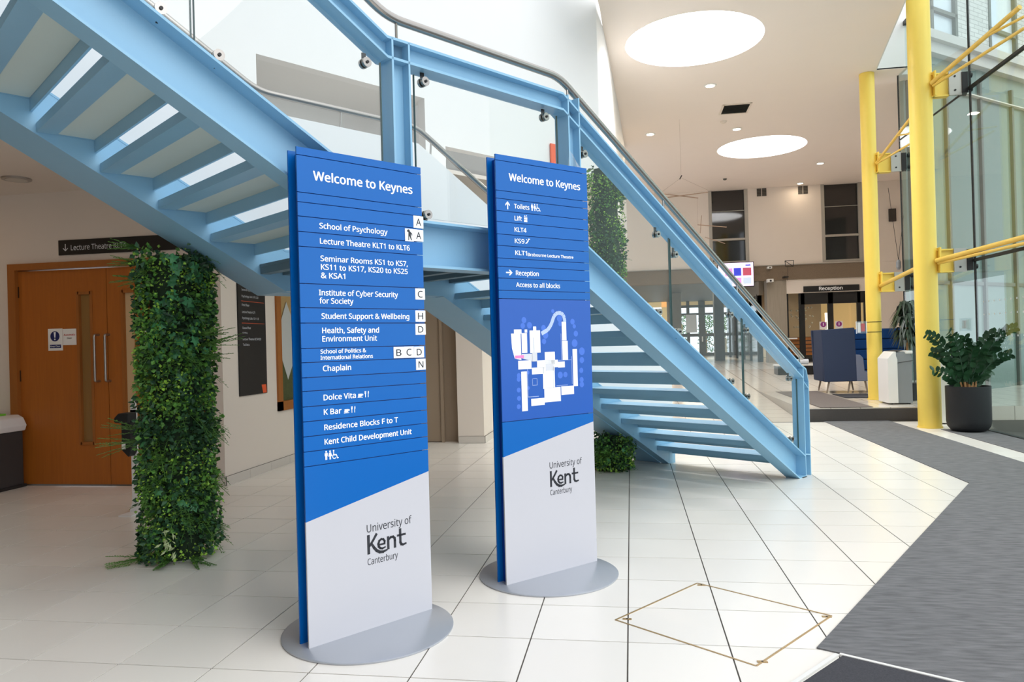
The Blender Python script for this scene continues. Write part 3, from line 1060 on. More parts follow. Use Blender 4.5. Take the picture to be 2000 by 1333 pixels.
# inner wall handrail
ih = thing('wall_handrail', F(4, -1.62, 3.1), 'brushed steel handrail on top of the white wall inside the stair', 'handrail')
ip = [F(-.1, -1.62, 1.28), F(3.30, -1.62, 3.185), F(4.66, -1.62, 3.185), F(9.0, -1.62, 3.185 + .566 * 4.34)]
M().tube(bend(ip), .023, 12).build('rail', 'steel', ih, smooth=True)
for s in (.4, 1.4, 2.4, 3.15, 4.0, 4.75, 5.8, 6.8):
    z1 = 3.185 + .566 * (s - 3.30) if s < 3.3 else (3.185 if s < 4.66 else 3.185 + .566 * (s - 4.66))
    M().tube([F(s, -1.62, z1 - .02), F(s, -1.635, z1 - .135)], .008, 8).build('bracket', 'steel_satin', ih)

# =========================================================================== TOTEM SIGNS
def R3(d):
    return V(d[0], d[1], 0)


def totem(A, d, W, ztop, label, joints, top_pts, white, mapband, prints, squares, bolt):
    dr = R3(d)
    nn = V(dr.y, -dr.x, 0)
    A = V(A[0], A[1], 0)
    P = lambda u, z, q=0.0: A + dr * u + nn * q + V(0, 0, z)
    ctr = P(.335, 0, -.03)
    t = thing('totem_sign', ctr, label, 'sign')
    base = M().lathe(ctr, [(.412, 0), (.415, .004), (.415, .009), (.409, .012)], 72).build('base_plate', 'base_silver', t, smooth=True)
    T = .010
    zb = .012

    def slab(u0, u1, pts, q0=-T, q1=0.0):
        return M().prism([P(u, z, q0) for u, z in pts], nn * (q1 - q0))

    panels = []
    zs = [ztop] + joints
    gap = .0018
    for k in range(len(zs) - 1):
        za, zb_ = zs[k] - gap, zs[k + 1] + gap
        if k == 0:
            za = ztop
        mt_ = 'sign_blue'
        o = slab(0, W, [(0, zb_), (W, zb_), (W, za), (0, za)]).build('panel', mt_, t)
        panels.append((zb_, za, o))
    # lower blue piece with slanted foot, then silver piece
    (wl_, wr_) = white
    zj = zs[-1] - gap
    o = slab(0, W, [(0, wl_), (W, wr_), (W, zj), (0, zj)]).build('panel', 'sign_blue', t)
    panels.append((min(wl_, wr_), zj, o))
    ow = slab(0, W, [(0, zb), (W, zb), (W, wr_), (0, wl_)]).build('panel', 'sign_silver', t)
    tag(ow, 'silver white lower panel')
    panels.append((0, wl_, ow))
    # back skin and inner carcass
    M().prism([P(-.005, zb, -.085), P(W - .005, zb, -.085), P(W - .005, ztop - .004, -.085), P(-.005, ztop - .004, -.085)], nn * .010).build('back_panel', 'sign_blue', t)
    M().prism([P(.03, zb, -.074), P(W - .03, zb, -.074), P(W - .03, ztop - .02, -.074), P(.03, ztop - .02, -.074)], nn * .063).build('carcass', 'sign_navy', t)

    def host(z):
        best = None
        for a, b, o in panels:
            if a - .005 <= z <= b + .005:
                best = o
                break
        return best or ow

    for body, u0, u1, z, h, mt_, bold in prints:
        hz = host(z + h * .5)
        text(body, P(u0, z, .0), dr, V(0, 0, 1), h, (u1 - u0), mt_, hz, bold)
    for ch, u0, z0, u1, z1 in squares:
        o = M().prism([P(u0, z0, 0), P(u1, z0, 0), P(u1, z1, 0), P(u0, z1, 0)], nn * .003).build('letter_tile', 'print_white', t)
        if ch != 'fig':
            w = (u1 - u0) * .50
            text(ch, P((u0 + u1) / 2 - w / 2, z0 + (z1 - z0) * .2, .003), dr, V(0, 0, 1), (z1 - z0) * .58, w, 'print_dark', o, .007)
        else:
            m = M()
            def pg(pts):
                m.prism([P(u0 + a * (u1 - u0), z0 + b * (z1 - z0), .0031) for a, b in pts], nn * .0006)
            pg([(.2, .82), (.35, .95), (.52, .92), (.55, .8), (.42, .72), (.28, .74)])
            pg([(.38, .75), (.6, .8), (.68, .6), (.66, .42), (.36, .42)])
            pg([(.62, .76), (.82, .62), (.84, .5), (.76, .44), (.74, .56), (.6, .66)])
            pg([(.36, .44), (.5, .44), (.46, .25), (.44, .08), (.34, .08), (.36, .25)])
            pg([(.5, .44), (.66, .44), (.72, .25), (.8, .1), (.68, .1), (.58, .26)])
            m.build('figure_print', 'print_dark', o)
    return t, P, dr, nn, host, ow, panels


# little pictograms, drawn as flat shapes
def icon(host, P, nn, dr, polys, u0, z0, h, mt_='print_white', name='pictogram'):
    m = M()
    for pg in polys:
        if pg[0] == 'c':
            _, cx, cy, r = pg
            m.prism([P(u0 + (cx + r * math.cos(a)) * h, z0 + (cy + r * math.sin(a)) * h, .0002) for a in [2 * math.pi * k / 14 for k in range(14)]], nn * .0008)
        else:
            m.prism([P(u0 + a * h, z0 + b * h, .0002) for a, b in pg], nn * .0008)
    return m.build(name, mt_, host)


MAN = [('c', .2, .90, .10), [(.02, .76), (.38, .76), (.38, .42), (.31, .42), (.31, 0), (.22, 0), (.22, .38), (.18, .38), (.18, 0), (.09, 0), (.09, .42), (.02, .42)]]
WOMAN = [('c', .68, .90, .10), [(.56, .76), (.80, .76), (.90, .34), (.76, .34), (.76, 0), (.69, 0), (.69, .3), (.67, .3), (.67, 0), (.60, 0), (.60, .34), (.46, .34)]]
WHEEL = [('c', 1.12, .92, .09), [(1.06, .82), (1.16, .82), (1.18, .52), (1.46, .50), (1.50, .44), (1.62, .12), (1.72, .14), (1.74, .06), (1.56, .0), (1.42, .38), (1.08, .40)],
         [(1.04, .52), (.96, .40), (.94, .22), (1.02, .06), (1.18, 0), (1.36, .04), (1.46, .18), (1.40, .18), (1.30, .10), (1.18, .08), (1.06, .14), (1.02, .26), (1.04, .38), (1.10, .44)]]
WC = MAN + WOMAN + WHEEL
CUP = [[(.0, .30), (.14, .16), (.62, .16), (.78, .30), (.78, .62), (.12, .62), (.12, .30)], [(.78, .58), (.98, .58), (1.0, .36), (.8, .32), (.8, .40), (.92, .42), (.9, .5), (.78, .5)], [(.0, .10), (.92, .10), (.92, .02), (.0, .02)]]
FORK = [[(1.35, 0), (1.45, 0), (1.45, .5), (1.52, .55), (1.54, 1), (1.48, 1), (1.46, .65), (1.43, .65), (1.42, 1), (1.38, 1), (1.37, .65), (1.34, .65), (1.32, 1), (1.27, 1), (1.28, .55), (1.35, .5)],
        [(1.85, 0), (1.95, 0), (1.95, .5), (2.02, .6), (2.02, .95), (1.92, 1), (1.85, .8)]]
FOOD = CUP + FORK
ARROW_U = [[(.42, 0), (.58, 0), (.58, .66), (.85, .42), (.85, .62), (.5, 1), (.15, .62), (.15, .42), (.42, .66)]]
ARROW_R = [[(0, .42), (0, .58), (.66, .58), (.42, .85), (.62, .85), (1, .5), (.62, .15), (.42, .15), (.66, .42)]]
ARROW_D = [[(.44, 1), (.56, 1), (.56, .2), (.82, .46), (.9, .38), (.5, 0), (.1, .38), (.18, .46), (.44, .2)]]
LIFT = [[(.05, 0), (.65, 0), (.65, .28), (.05, .28)], [(.05, .34), (.65, .34), (.65, .60), (.05, .60)], [(.05, .66), (.65, .66), (.65, .76), (.05, .76)], [(.1, .82), (.3, .82), (.2, 1)], [(.4, 1), (.6, 1), (.5, .82)]]
STAIRS = [[(0, 0), (.3, 0), (.3, .12), (.55, .12), (.55, .45), (.8, .45), (.8, .8), (1.1, .8), (1.1, 1), (.68, 1), (.68, .62), (.42, .62), (.42, .3), (.18, .3), (.18, .14), (0, .14)], ('c', .3, .8, .1)]


def logo(P, dr, nn, host, u0, zu, zk, zc, su=.264):
    text('University of', P(u0, zu, 0), dr, V(0, 0, 1), .0375, su, 'print_dark', host, -.004)
    text('Canterbury', P(u0, zc, 0), dr, V(0, 0, 1), .031, su * .665, 'print_dark', host, -.008)
    # the wordmark: K whose leg sweeps under the e
    h = .086
    m = M()

    def stroke(pts, w):
        pts = [Vector((a, b)) for a, b in pts]
        for i in range(len(pts) - 1):
            a, b = pts[i], pts[i + 1]
            t = (b - a).normalized()
            q = Vector((-t.y, t.x)) * w[i] / 2
            q2 = Vector((-t.y, t.x)) * w[i + 1] / 2
            e = t * .004 / h
            m.prism([P(u0 + v.x * h, zk + v.y * h, .0003) for v in (a - q - e, b - q2 + e, b + q2 + e, a + q - e)], nn * .0009)
    stroke([(.09, 0), (.09, 1.0)], [.17, .17])
    stroke([(.16, .42), (.40, .70), (.62, 1.0)], [.13, .14, .15])
    stroke([(.28, .52), (.45, .26), (.62, .06), (.82, -.06), (1.05, -.09), (1.30, -.03)], [.14, .16, .17, .17, .15, .09])
    # e
    e_pts = [(.78, .36), (1.15, .36), (1.16, .50), (1.08, .62), (.94, .66), (.80, .58), (.74, .42), (.76, .26), (.86, .15), (1.0, .11), (1.18, .15)]
    stroke(e_pts, [.10, .11, .13, .12, .11, .13, .15, .14, .12, .11, .08])
    # n
    stroke([(1.40, 0.02), (1.40, .68)], [.16, .16])
    stroke([(1.44, .52), (1.58, .64), (1.74, .64), (1.84, .54), (1.86, .40), (1.86, .02)], [.10, .13, .14, .15, .16, .16])
    # t
    stroke([(2.24, .98), (2.24, .22), (2.30, .09), (2.42, .05), (2.62, .08)], [.16, .16, .15, .13, .10])
    stroke([(2.06, .64), (2.58, .64)], [.12, .12])
    m.build('wordmark', 'print_dark', host)


J1 = [2.2847, 2.1123, 2.067, 2.001, 1.930, 1.8615, 1.690, 1.578, 1.5072, 1.390, 1.3245, 1.2548, 1.192, 1.1205, 1.052, .983, .913, .845]
pw_ = 'print_white'
PR1 = [('Welcome to Keynes', .0821, .6404, 2.177, .042, pw_, .018),
       ('School of Psychology', .1071, .4821, 1.953, .0255, pw_, .016), ('Lecture Theatre KLT1 to KLT6', .1078, .615, 1.881, .0255, pw_, .016),
       ('Seminar Rooms KS1 to KS7,', .1081, .5997, 1.799, .0255, pw_, .016), ('KS11 to KS17, KS20 to KS25', .1095, .5984, 1.759, .0255, pw_, .016), ('& KSA1', .1084, .2356, 1.719, .0255, pw_, .016),
       ('Institute of Cyber Security', .0956, .535, 1.638, .0255, pw_, .016), ('for Society', .0971, .2768, 1.5995, .0255, pw_, .016),
       ('Student Support & Wellbeing', .1056, .6005, 1.5275, .0255, pw_, .016), ('Health, Safety and', .1073, .4172, 1.4598, .0255, pw_, .016), ('Environment Unit', .1068, .4041, 1.420, .0255, pw_, .016),
       ('School of Politics &', .0957, .341, 1.364, .0185, pw_, .018), ('International Relations', .0949, .3779, 1.335, .0185, pw_, .018), ('Chaplain', .1057, .2546, 1.281, .0255, pw_, .016),
       ('Dolce Vita', .1052, .2764, 1.1445, .0255, pw_, .016), ('K Bar', .1051, .1963, 1.0763, .0255, pw_, .016), ('Residence Blocks F to T', .1052, .515, 1.0042, .0255, pw_, .016), ('Kent Child Development Unit', .1046, .5961, .9367, .0255, pw_, .016)]
SQ1 = [('A', .6425, 2.0021, .7044, 2.065), ('A', .6422, 1.933, .702, 1.9939), ('fig', .588, 1.929, .641, 1.994), ('C', .6421, 1.6291, .7026, 1.6867), ('H', .6394, 1.5143, .7018, 1.5723), ('D', .6372, 1.4461, .7012, 1.5026), ('B', .4998, 1.3287, .5602, 1.3856), ('C', .562, 1.3287, .6228, 1.3863), ('D', .625, 1.328, .6871, 1.3848), ('N', .6352, 1.2636, .6952, 1.3203)]
t1, PA, da, na, ha, oa, pa = totem((-1.4936, 3.1951), (.6191, .7853), .698, 2.322, 'larger blue and silver totem sign in front of the stair, listing schools', J1, None, (.5897, .7316), None, PR1, SQ1, 0)
icon(ha(.875), PA, na, da, WC, .1025, .864, .0425)
icon(ha(1.155), PA, na, da, FOOD, .287, 1.143, .031)
icon(ha(1.085), PA, na, da, FOOD, .210, 1.074, .031)
logo(PA, da, na, oa, .3185, .482, .379, .323)

J2 = [2.4393, 2.2663, 2.2204, 2.1499, 2.0864, 2.0159, 1.9501, 1.8785, 1.8307, 1.7638, 1.6939, 1.646, .9400]
PR2 = [('Welcome to Keynes', .0932, .644, 2.331, .042, pw_, .018), ('Toilets', .1248, .2367, 2.173, .0255, pw_, .016), ('Lift', .1261, .1787, 2.103, .0255, pw_, .016), ('KLT4', .1239, .2106, 2.037, .0255, pw_, .016),
       ('KS9', .1235, .1931, 1.971, .0255, pw_, .016), ('KLT1', .1249, .2097, 1.902, .0255, pw_, .016), ('Brabourne Lecture Theatre', .2173, .5721, 1.900, .0175, pw_, .018), ('Reception', .1254, .2944, 1.784, .0265, pw_, .016), ('Access to all blocks', .1242, .4581, 1.716, .0255, pw_, .016)]
t2, PB, db, nb, hb, ob, pbn = totem((-.7334, 4.1436), (.6953, .7187), .704, 2.474, 'blue and silver totem sign with a campus map, right of the larger one', J2, None, (.7399, .886), None, PR2, [], 0)
icon(hb(2.18), PB, nb, db, WC, .2498, 2.170, .042)
icon(hb(2.115), PB, nb, db, LIFT, .1936, 2.099, .040)
icon(hb(1.985), PB, nb, db, STAIRS, .2007, 1.971, .031)
icon(hb(2.18), PB, nb, db, ARROW_U, .055, 2.163, .046)
icon(hb(1.80), PB, nb, db, ARROW_R, .054, 1.774, .046)
logo(PB, db, nb, ob, .3387, .634, .528, .475, .259)
# campus map printed on the big panel
mp = [o for a, b, o in pbn if a < 1.2 < b][0]
mp.data.materials[0] = MAT['sign_map']
RC = [(0.0993, 1.4685, 0.1536, 1.4438), (0.0775, 1.4448, 0.1473, 1.3261), (0.1537, 1.4468, 0.1935, 1.3309), (0.2414, 1.4842, 0.2641, 1.4608), (0.2142, 1.4613, 0.2927, 1.3292), (0.1774, 1.4677, 0.196, 1.4493), (0.4637, 1.5122, 0.4988, 1.3981), (0.4637, 1.3956, 0.5071, 1.2793), (0.5457, 1.343, 0.5816, 1.1148), (0.3246, 1.3314, 0.4027, 1.2561), (0.1239, 1.2859, 0.2211, 1.2355), (0.2237, 1.2415, 0.3168, 1.2025), (0.2642, 1.2828, 0.425, 1.2377), (0.4261, 1.2702, 0.4795, 1.2342), (0.3063, 1.2425, 0.3976, 1.1126), (0.1438, 1.2219, 0.1856, 0.9913), (0.3138, 1.1174, 0.4407, 1.0316), (0.2127, 1.0593, 0.3135, 1.0174), (0.4471, 1.1192, 0.5483, 1.0676)]
q = M()
for i, (a, b, c, d_) in enumerate(RC):
    pts = [(a, d_), (c, d_), (c, b), (a, b)]
    if i == 1:
        pts = [(.100, 1.300), (.1473, 1.290), (.1473, 1.4448), (.0775, 1.4448), (.082, 1.36)]
    q.prism([PB(u, z, .0002) for u, z in pts], nb * .0008)
q.build('map_buildings', 'print_white', mp)
q = M()
for pts in ([(.2268, 1.2785), (.2656, 1.2785), (.2656, 1.3311), (.2268, 1.3311)], [(.15, 1.30), (.23, 1.28), (.23, 1.325), (.15, 1.325)], [(.3284, 1.219), (.3916, 1.219), (.3916, 1.2589), (.3284, 1.2589)], [(.237, 1.33), (.247, 1.33), (.247, 1.42), (.237, 1.42)], [(.385, 1.115), (.39, 1.115), (.39, 1.24), (.385, 1.24)]):
    q.prism([PB(u, z, .0009) for u, z in pts], nb * .0008)
q.build('map_rooms', 'print_grey', mp)
q = M().prism([PB(u, z, .0012) for u, z in ((.102, 1.300), (.166, 1.300), (.166, 1.318), (.102, 1.318))], nb * .0008)
q.build('map_marker', 'print_pink', mp)
q = M()
for cx, cz, r in [(0.1747, 1.5223, 0.0181), (0.1644, 1.4891, 0.0169), (0.2145, 1.4918, 0.0193), (0.3962, 1.5762, 0.0121), (0.3201, 1.4756, 0.0181), (0.3345, 1.4321, 0.0212), (0.3212, 1.3952, 0.0169), (0.4479, 1.5312, 0.0212), (0.4509, 1.4997, 0.0151), (0.5518, 1.5119, 0.0181), (0.5652, 1.4831, 0.0133), (0.5764, 1.4382, 0.0181), (0.564, 1.3796, 0.0242), (0.6222, 1.3282, 0.0242), (0.6202, 1.2735, 0.0193), (0.6135, 1.2095, 0.0169), (0.614, 1.1516, 0.0169), (0.6146, 1.1226, 0.0181), (0.4413, 1.1886, 0.0206), (0.4829, 1.1898, 0.0169), (0.1263, 1.2004, 0.0151), (0.1249, 1.1794, 0.0151), (0.1227, 1.1163, 0.0145), (0.1233, 1.0682, 0.0145), (0.1194, 1.0204, 0.0145), (0.1933, 1.2154, 0.0121), (0.194, 1.1243, 0.0109)]:
    q.prism([PB(cx + r * math.cos(a), cz + r * math.sin(a), .0001 + .00001 * (len(q.v) % 7)) for a in [2 * math.pi * k / 18 for k in range(18)]], nb * .0004)
tag(q.build('map_trees', 'print_tree', mp), kind='stuff')
q = M()
path = [(0.303, 1.4418), (0.3517, 1.4629), (0.372, 1.485), (0.3856, 1.5063), (0.395, 1.527), (0.4032, 1.5437), (.418, 1.558), (0.4367, 1.5657), (.460, 1.564), (0.4777, 1.5532), (.485, 1.535), (0.4887, 1.5121)]
for (a, b), (c, d_) in zip(path, path[1:]):
    t_ = Vector((c - a, d_ - b)).normalized()
    w_ = Vector((-t_.y, t_.x)) * .012
    q.prism([PB(u, z, .0006) for u, z in ((a - w_.x, b - w_.y), (c - w_.x, d_ - w_.y), (c + w_.x, d_ + w_.y), (a + w_.x, b + w_.y))], nb * .0006)
q.build('map_path', 'print_pale', mp)
q = M()
for (a, b, c, d_) in ((.225, 1.175, .262, 1.177), (.225, 1.137, .262, 1.139), (.225, 1.137, .227, 1.177), (.260, 1.137, .262, 1.177), (.19, 1.07, .27, 1.073), (.19, 1.07, .192, 1.235), (.41, 1.125, .50, 1.127), (.535, 1.13, .537, 1.30), (.43, 1.277, .535, 1.279), (.455, 1.28, .457, 1.44)):
    q.prism([PB(u, z, .0002) for u, z in ((a, b), (c, b), (c, d_), (a, d_))], nb * .0006)
q.build('map_lines', 'print_pale', mp)

# clear plastic wallet leaning on the top of the map sign
cw_ = thing('plastic_wallet', PB(.60, 2.474, -.03), 'clear plastic leaflet wallet poking up behind the map totem', 'wallet')
M().prism([PB(.565, 2.46, -.02), PB(.66, 2.46, -.02), PB(.64, 2.56, -.05), PB(.61, 2.585, -.05)], nb * .003).build('sleeve', 'plastic_clear', cw_)
M().prism([PB(.66, 2.46, -.03), PB(.70, 2.46, -.03), PB(.66, 2.54, -.06)], nb * .003).build('flap', 'plastic_clear', cw_)

# =========================================================================== LEFT DOOR
d1_ = struct(M().box((-6.62, 7.0, 2.32), (-4.33, 7.2, 2.39)), 'door_1', 'oak_frame')
for a, b in ((-6.62, -6.53), (-4.42, -4.33)):
    M().box((a, 7.0, 0), (b, 7.2, 2.32)).build('door_frame', 'oak_frame', d1_)


def leaf(x0, x1, gx0, gx1, hinge_x, hx, gm):
    y0, y1 = 7.05, 7.095
    m = M().box((x0, y0, .012), (gx0, y1, 2.31)).box((gx1, y0, .012), (x1, y1, 2.31)).box((gx0, y0, .012), (gx1, y1, .45)).box((gx0, y0, 2.05), (gx1, y1, 2.31))
    o = m.build('door_leaf', 'oak', d1_)
    f = M()
    for a, b in (((gx0 - .018, y0 - .008, .432), (gx0 + .012, y1, 2.068)), ((gx1 - .012, y0 - .008, .432), (gx1 + .018, y1, 2.068)), ((gx0, y0 - .008, .432), (gx1, y1, .462)), ((gx0, y0 - .008, 2.038), (gx1, y1, 2.068))):
        f.box(a, b)
    f.build('vision_frame', 'oak_frame', o)
    M().box((gx0, y0 + .03, .45), (gx1, y0 + .036, 2.05)).build('vision_pane', gm, o)
    h = M().tube(bend([V(hx, y0, 1.60), V(hx, y0 - .07, 1.60), V(hx, y0 - .07, 1.11), V(hx, y0, 1.11)], .02, 4), .013, 10).build('pull_handle', 'steel_satin', o, smooth=True)
    for z in (2.087, 1.182, .323):
        M().box((hinge_x - .012, y0 - .012, z - .06), (hinge_x + .012, y0 + .002, z + .06)).build('hinge', 'hinge', o)
    return o


L1 = leaf(-6.53, -5.477, -5.815, -5.66, -6.535, -5.578, 'door_glass')
L2 = leaf(-5.470, -4.42, -5.29, -5.14, -4.415, -5.453, 'lit_warm')
MAT['vision'] = MAT['room_glow']
bp_ = bpy.data.objects.get('vision_pane.001')
if bp_:
    bp_.data.materials[0] = MAT['room_glow']
sk = M().box((-6.181, 7.046, 1.446), (-6.006, 7.0485, 1.682)).build('notice', 'paper', L1)
M().disc((-6.097, 7.046, 1.60), (0, -1, 0), .055, .0015, 24).build('notice_disc', 'print_navy', L1)
M().box((-6.160, 7.0445, 1.474), (-6.026, 7.046, 1.510)).build('notice_bar', 'print_navy', L1)
M().prism([(-6.110, 7.0430, 1.645), (-6.084, 7.0430, 1.645), (-6.091, 7.0430, 1.585), (-6.102, 7.0430, 1.585)], (0, .0008, 0)).disc((-6.097, 7.0438, 1.568), (0, -1, 0), .009, .0008, 12).build('notice_mark', 'print_white', L1)
text('Keep Clear', (-6.152, 7.0440, 1.485), (1, 0, 0), (0, 0, 1), .015, .118, 'print_white', L1, .01)
M().box((-6.002, 7.046, 1.502), (-5.841, 7.0485, 1.676)).build('notice', 'paper', L1)
text('Automatic', (-5.99, 7.0455, 1.602), (1, 0, 0), (0, 0, 1), .020, .138, 'print_red', L1, .01)
text('Door', (-5.95, 7.0455, 1.568), (1, 0, 0), (0, 0, 1), .018, .058, 'print_dark', L1, .0)
M().box((-5.08, 7.046, 1.46), (-4.93, 7.0485, 1.70)).build('notice', 'paper', L2)
M().box((-5.06, 7.0445, 1.50), (-4.95, 7.046, 1.54)).build('notice_bar', 'print_red', L2)
# room behind the vision panes
struct(M().box((-6.6, 8.6, 0), (-4.34, 8.7, 2.6)), 'wall_lecture_room', 'lit_warm')

ls = thing('wall_sign', (-5.3, 7.05, 2.55), 'long black lecture theatre sign with a down arrow above the oak doors', 'sign')
lb = M().box((-6.02, 7.035, 2.465), (-4.62, 7.0495, 2.625)).build('board', 'print_black', ls)
Pd = lambda u, z, q=0: V(-5.975 + u, 7.035 - q, 2.505 + z)
icon(lb, Pd, V(0, -1, 0), V(1, 0, 0), ARROW_D, 0, 0, .078, 'print_grey', 'arrow')
text('Lecture Theatre KLT4', (-5.87, 7.035, 2.513), (1, 0, 0), (0, 0, 1), .056, .65, 'print_grey', lb, .004)

# directory board on the passage wall
X_ = -4.165
db_ = thing('directory_board', (X_, 7.65, 1.5), 'tall narrow black directory board with small orange corner mark', 'sign')
bd = M().box((X_ + .001, 7.36, .90), (X_ + .014, 7.96, 2.15)).build('board', 'print_black', db_)
for i, (tx, z, h, w) in enumerate((('Second Floor', 2.045, .022, .20), ('Psychology Labs 2.01-2.20', 1.975, .022, .36), ('First Floor', 1.878, .024, .16), ('Lecture Theatre KLT1', 1.802, .024, .28), ('Psychology Labs 1.01-1.18', 1.735, .024, .36), ('Ground Floor', 1.628, .024, .18), ('KS Wing', 1.578, .016, .10), ('Lecture Theatre KLT4/KS9', 1.505, .024, .40), ('Toilets', 1.444, .024, .14))):
    text(tx, (X_ + .0145, 7.44, z), (0, 1, 0), (0, 0, 1), h, w, 'print_grey', bd, .004)
for z in (1.93, 1.69):
    M().box((X_ + .014, 7.43, z), (X_ + .015, 7.93, z + .004)).build('rule_line', 'print_orange', bd)
M().prism([(X_ + .0145, 7.83, 1.0), (X_ + .0145, 7.93, 1.0), (X_ + .0145, 7.945, .905), (X_ + .0145, 7.86, .905)], (.001, 0, 0)).build('corner_mark', 'print_orange', bd)

# oak framed window in the passage wall
w5 = struct(M().box((X_ - .05, 8.25, .70), (X_ - .03, 9.3, 2.2)), 'window_5', 'notice')
for a, b in (((8.22, .66), (8.33, 2.24)), ((9.22, .66), (9.33, 2.24)), ((8.22, .66), (9.33, .77)), ((8.22, 2.13), (9.33, 2.24))):
    M().box((X_ - .06, a[0], a[1]), (X_ + .025, b[0], b[1])).build('window_frame', 'oak_frame', w5)
M().box((X_ - .03, 8.33, .77), (X_ - .024, 9.22, 1.35)).build('film', 'hedge_print', w5)
M().prism([(X_ - .022, 8.56, 1.98), (X_ - .022, 8.33, 1.62), (X_ - .022, 8.37, 1.35), (X_ - .022, 8.56, 1.02), (X_ - .022, 8.80, 1.35), (X_ - .022, 8.82, 1.62)], (.003, 0, 0)).build('frosted_diamond', 'frosted', w5)

# recessed ceiling light in the passage
rc = thing('ceiling_downlight', (-5.93, 6.41, 3.15), 'unlit round recessed downlight in the low ceiling by the oak doors', 'light')
M().lathe((-5.93, 6.41, 3.135), [(.13, 0), (.13, .0145)], 28).build('rim', 'steel_satin', rc)
M().lathe((-5.93, 6.41, 3.130), [(.095, 0), (.095, .005)], 24).build('lens', 'lamp_off', rc)

# hand sanitiser stand
sx, sy = -4.30, 5.885
hs = thing('sanitiser_stand', (sx, sy, 0), 'slim white sanitiser stand with black dispenser before the oak doors', 'stand')
m = M()
m.prism([(sx - .06, sy - .05, 0), (sx + .06, sy - .05, 0), (sx + .035, sy - .05, .10), (sx + .03, sy - .05, .9), (sx - .03, sy - .05, .9), (sx - .03, sy - .05, .10)], (0, .012, 0))
m.build('post', 'bin_white', hs)
M().box((sx - .06, sy - .19, 0), (sx + .06, sy + .19, .010)).build('foot', 'bin_white', hs)
M().prism([(sx + .03, sy - .04, .10), (sx + .25, sy + .25, .18), (sx + .25, sy + .25, .34), (sx + .03, sy - .04, .30)], (0, .01, 0)).build('brace_panel', 'bin_white', hs)
M().prism([(sx - .05, sy - .055, .56), (sx + .01, sy - .055, .50), (sx + .035, sy - .055, .54), (sx + .035, sy - .055, .82), (sx - .05, sy - .055, .82)], (0, -.09, 0)).build('dispenser', 'rubber', hs, bevel=.008)
M().prism([(sx - .10, sy - .05, .80), (sx + .035, sy - .05, .79), (sx + .035, sy - .05, .88), (sx - .06, sy - .05, .88), (sx - .10, sy - .05, .84)], (0, -.12, 0)).build('dispenser_cap', 'rubber', hs, bevel=.01)
M().box((sx - .045, sy - .149, .57), (sx - .01, sy - .146, .63)).build('dispenser_label', 'bin_white', hs)
M().prism([(sx - .03, sy - .05, .88), (sx + .03, sy - .05, .88), (sx + .02, sy - .05, 1.0), (sx - .02, sy - .05, 1.0)], (0, .01, 0)).build('head_board', 'bin_white', hs)

# litter bin at the left edge
lbn = thing('litter_bin', (-6.62, 6.85, 0), 'charcoal recycling bin with pale hood at the left picture edge', 'bin')
M().box((-6.98, 6.60, .02), (-6.45, 6.98, .60)).build('body', 'bin_charcoal', lbn, bevel=.015)
m = M()
pr_ = [(-6.98, .60), (-6.44, .60), (-6.42, .66), (-6.46, .74), (-6.52, .77), (-6.98, .77)]
m.prism([V(x, 6.58, z) for x, z in pr_], (0, .42, 0))
m.build('hood', 'bin_white', lbn, bevel=.01)
M().box((-6.9, 6.62, .77), (-6.58, 6.9, .79)).build('lid_flap', 'bin_green', lbn)
M().box((-6.96, 6.57, 0), (-6.44, 7.0, .03)).build('plinth', 'bin_dark', lbn)

# =========================================================================== PLANTED COLUMNS
def blade(m, c, u, w, L, W_):
    """a creased leaf: 2 quads"""
    n = u.cross(w).normalized()
    t = c + u * L
    k = c + u * L * .5
    m.add([c, k + w * W_ - n * W_ * .4, t, k - w * W_ - n * W_ * .4, k + n * W_ * .2], [(0, 1, 4), (1, 2, 4), (2, 3, 4), (3, 0, 4)])


IVY = None


def ivy_mesh():
    pts = [(0, 0), (.30, -.10), (.52, .14), (.34, .34), (.56, .62), (.26, .62), (0, 1.05), (-.26, .62), (-.56, .62), (-.34, .34), (-.52, .14), (-.30, -.10)]
    m = M()
    vs = [(0, .42, .10)] + [(x, y, -.04 if i % 2 == 0 else .02) for i, (x, y) in enumerate(pts)]
    fs = [(0, i + 1, (i + 1) % 12 + 1) for i in range(12)]
    m.add(vs, fs)
    return m


